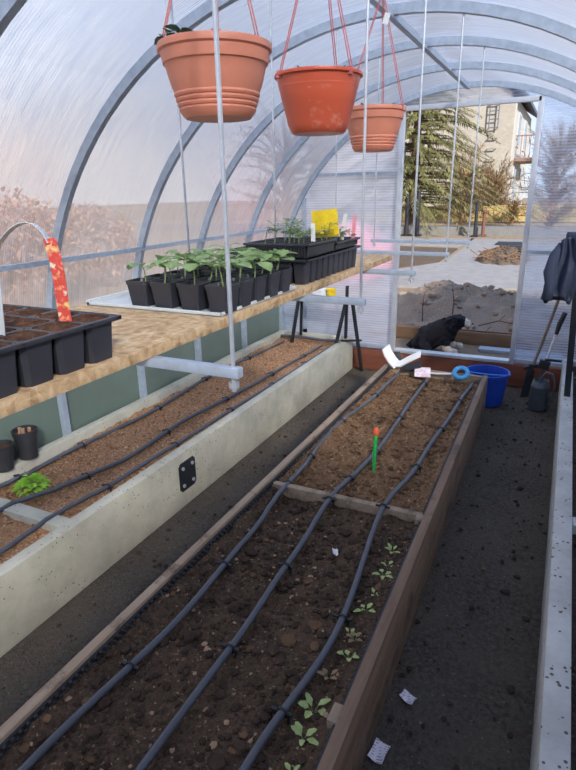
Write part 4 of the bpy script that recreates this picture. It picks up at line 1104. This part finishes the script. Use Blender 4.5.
bare_bush('brown bare bush in front of the house at the spruce foot', -4.1, 25.2, 3.3, 1.7, 5, 120, 9, .025)
bare_bush('brown bare bush beneath the ladder on the house', -3.2, 28.3, 2.9, 1.3, 6, 110, 9, .025)
bare_bush('low straw coloured bush beside the fence at the house corner', -2.15, 26.2, 1.15, .42, 7, 40, 4)

hs = thing('house', 'pale brick house with a wall ladder, balcony and slate roof', 'house', (-7, 35, 0))
HX0, HX1, HY0, HY1, HZ = -13.0, -2.78, 30.0, 39.5, 5.25
mb = MB(); mb.box(HX0, HX1-.06, HY0, HY1, 0, HZ)
mb.add([(HX0, HY0, HZ), (HX1-.06, HY0, HZ), ((HX0+HX1)/2, HY0, HZ+3.4), (HX0, HY1, HZ), (HX1-.06, HY1, HZ), ((HX0+HX1)/2, HY1, HZ+3.4)], [(0,1,2), (5,4,3), (0,2,5,3), (2,1,4,5)])
mb.build('brick_wall', M['brick'], hs, smooth=False)
mb = MB(); mb.box(HX1-.06, HX1, HY0+.02, HY1, 0, HZ); mb.build('plaster_wall', M['plaster'], hs, smooth=False)
mb = MB()
for a, b in (((HX0-.4, HZ-.1), ((HX0+HX1)/2, HZ+3.55)), (((HX0+HX1)/2, HZ+3.55), (HX1+.45, HZ-.05))):
    mb.add([(a[0], HY0-.25, a[1]), (b[0], HY0-.25, b[1]), (b[0], HY1+.25, b[1]), (a[0], HY1+.25, a[1]), (a[0], HY0-.25, a[1]+.16), (b[0], HY0-.25, b[1]+.16), (b[0], HY1+.25, b[1]+.16), (a[0], HY1+.25, a[1]+.16)],
           [(3,2,1,0), (4,5,6,7), (0,1,5,4), (1,2,6,5), (2,3,7,6), (3,0,4,7)])
mb.build('roof', M['roof'], hs, smooth=False)
lx = -3.72; mb = MB()
for x in (lx-.2, lx+.2): mb.box(x-.02, x+.02, HY0-.2, HY0-.16, 4.0, 5.15)
for z in (4.05, 4.4, 4.75, 5.08): mb.box(lx-.2, lx+.2, HY0-.195, HY0-.165, z, z+.045)
for x in (lx-.2, lx+.2): mb.box(x-.015, x+.015, HY0-.17, HY0, 4.06, 4.09); mb.box(x-.015, x+.015, HY0-.17, HY0, 5.08, 5.11)
wl = mb.build('wall_ladder', M['roof'], hs, smooth=False)
z = 3.6
while z > .9:
    rg_ = MB().box(lx-.2, lx+.2, HY0-.16, HY0-.12, z, z+.045); rg_.box(lx-.2, lx-.17, HY0-.13, HY0, z, z+.04); rg_.box(lx+.17, lx+.2, HY0-.13, HY0, z, z+.04)
    rg_.build('rung', M['rung'], wl, smooth=False); z -= .46
for y0, z0 in ((31.2, 3.3), (31.2, .9), (35, 3.3), (35, .9)):
    wn = MB().box(HX1-.02, HX1+.05, y0, y0+1.3, z0, z0+1.5).build('window_frame', M['plaster'], hs, smooth=False)
    MB().box(HX1+.05, HX1+.06, y0+.1, y0+1.2, z0+.1, z0+1.4).build('pane', M['glass'], wn, smooth=False)
bl = MB().box(HX1, HX1+.95, 31.0, 35.0, 2.62, 2.76).build('balcony', M['rail'], hs, smooth=False)
mb = MB()
for i in range(15): mb.box(HX1+.90, HX1+.93, 31.0+i*.28, 31.03+i*.28, 2.76, 3.75)
for i in range(5): mb.box(HX1+.05+i*.2, HX1+.08+i*.2, 31.0, 31.03, 2.76, 3.75)
mb.box(HX1, HX1+.93, 31.0, 31.04, 3.72, 3.78); mb.box(HX1+.89, HX1+.94, 31.0, 35, 3.72, 3.78); mb.build('railing', M['rail'], bl, smooth=False)

# seen only through the ribbed panels: covered heap, grass bank, trees
tag(MB().blob((-3.3, 9.2, .42), 1.0, (.85, .5, .52), .2, 1.5, 3, seed=2).build('covered_heap', M['redt']), 'low red covered heap seen through the far end panel', 'covered heap')
mb = MB(); vs = []; n = 60
for j in range(n+1):
    for i in range(9):
        y = -2 + 8*j/n; u = i/8
        vs.append((-2.34 - .9*u, y, -.02 + .42*math.sin(PI*min(1, u*1.0+.0))**.5 + .05*nz(u*3, y, 3)))
mb.add(vs, [(j*9+i, j*9+i+1, (j+1)*9+i+1, (j+1)*9+i) for j in range(n) for i in range(8)])
tag(mb.build('grass_bank', M['grass'], recenter=False, angle=180), 'low green grass bank outside along the left wall', 'grass', kind='stuff')
bare_bush('dark bare bush seen through the right end panel', -.6, 22, 4.2, 1.6, 9, 120, 8, .03)
bare_bush('dark bare tree far right beyond the right end panel', 3.4, 27, 6.5, 2.2, 12, 140, 8, .03)
bare_bush('bare tree seen through the left end panel', -9.2, 19, 5.0, 2.2, 13, 120, 8, .03)

# unseen block added on the right, its wing heights shaped for the shadows
sd_ = thing('shade_block', 'unseen brick block added beyond the right-hand greenhouse wall for its shade', 'shade_block', (4.2, -3, 0))
MB().box(2.5, 6, -1.9, 1.25, -.02, 2.85).build('low_wing', M['brick'], sd_, smooth=False)
MB().box(2.5, 6, -9, -1.9, -.02, 3.45).build('tall_wing', M['brick'], sd_, smooth=False)
MB().box(2.42, 6.1, -1.85, 1.2, 2.85, 2.95).build('roof', M['roof'], sd_, smooth=False)
MB().box(2.42, 6.1, -9.1, -1.85, 3.45, 3.55).build('roof', M['roof'], sd_, smooth=False)
MB().box(2.5, 6, 1.25, 3.4, -.02, 3.75).build('far_wing', M['brick'], sd_, smooth=False)
MB().box(2.42, 6.1, 1.2, 3.5, 3.75, 3.85).build('roof', M['roof'], sd_, smooth=False)

for hx, hy, hr, lab in ((-6.6, 5.0, 1.0, 'brown dry hedge bush outside the left wall, nearer one'), (-7.2, 7.2, .85, 'brown dry hedge bush outside the left wall, farther one'), (-6.4, 2.6, 1.1, 'brown dry hedge bush outside the left wall beside the camera')):
    hb = thing('hedge_bush', lab, 'bush', (hx, hy, 0), 'dry hedge outside the left wall'); rnd = random.Random(int(hy*10)); lf = MB(); st = MB()
    for i in range(3600):
        d = V(rnd.gauss(0,1), rnd.gauss(0,1), rnd.gauss(0,1)).normalized(); q = V(hx, hy, hr*.75) + V(d.x*hr, d.y*hr*1.2, d.z*hr*.8)*rnd.uniform(.7, 1.0)
        if q.z > .05: lf.leaf(q, (rnd.uniform(-1,1), rnd.uniform(-1,1), rnd.uniform(-.6,1)), rnd.uniform(.07,.14), .06, n=2)
    for i in range(14):
        a = rnd.uniform(0, 6.28); st.tube([(hx, hy, 0), (hx+hr*.6*math.cos(a), hy+hr*.7*math.sin(a), hr*rnd.uniform(.8, 1.4))], [.03, .008], 5)
    st.build('stems', M['twig'], hb); lf.build('leaves', M['hedge'], hb, angle=180)
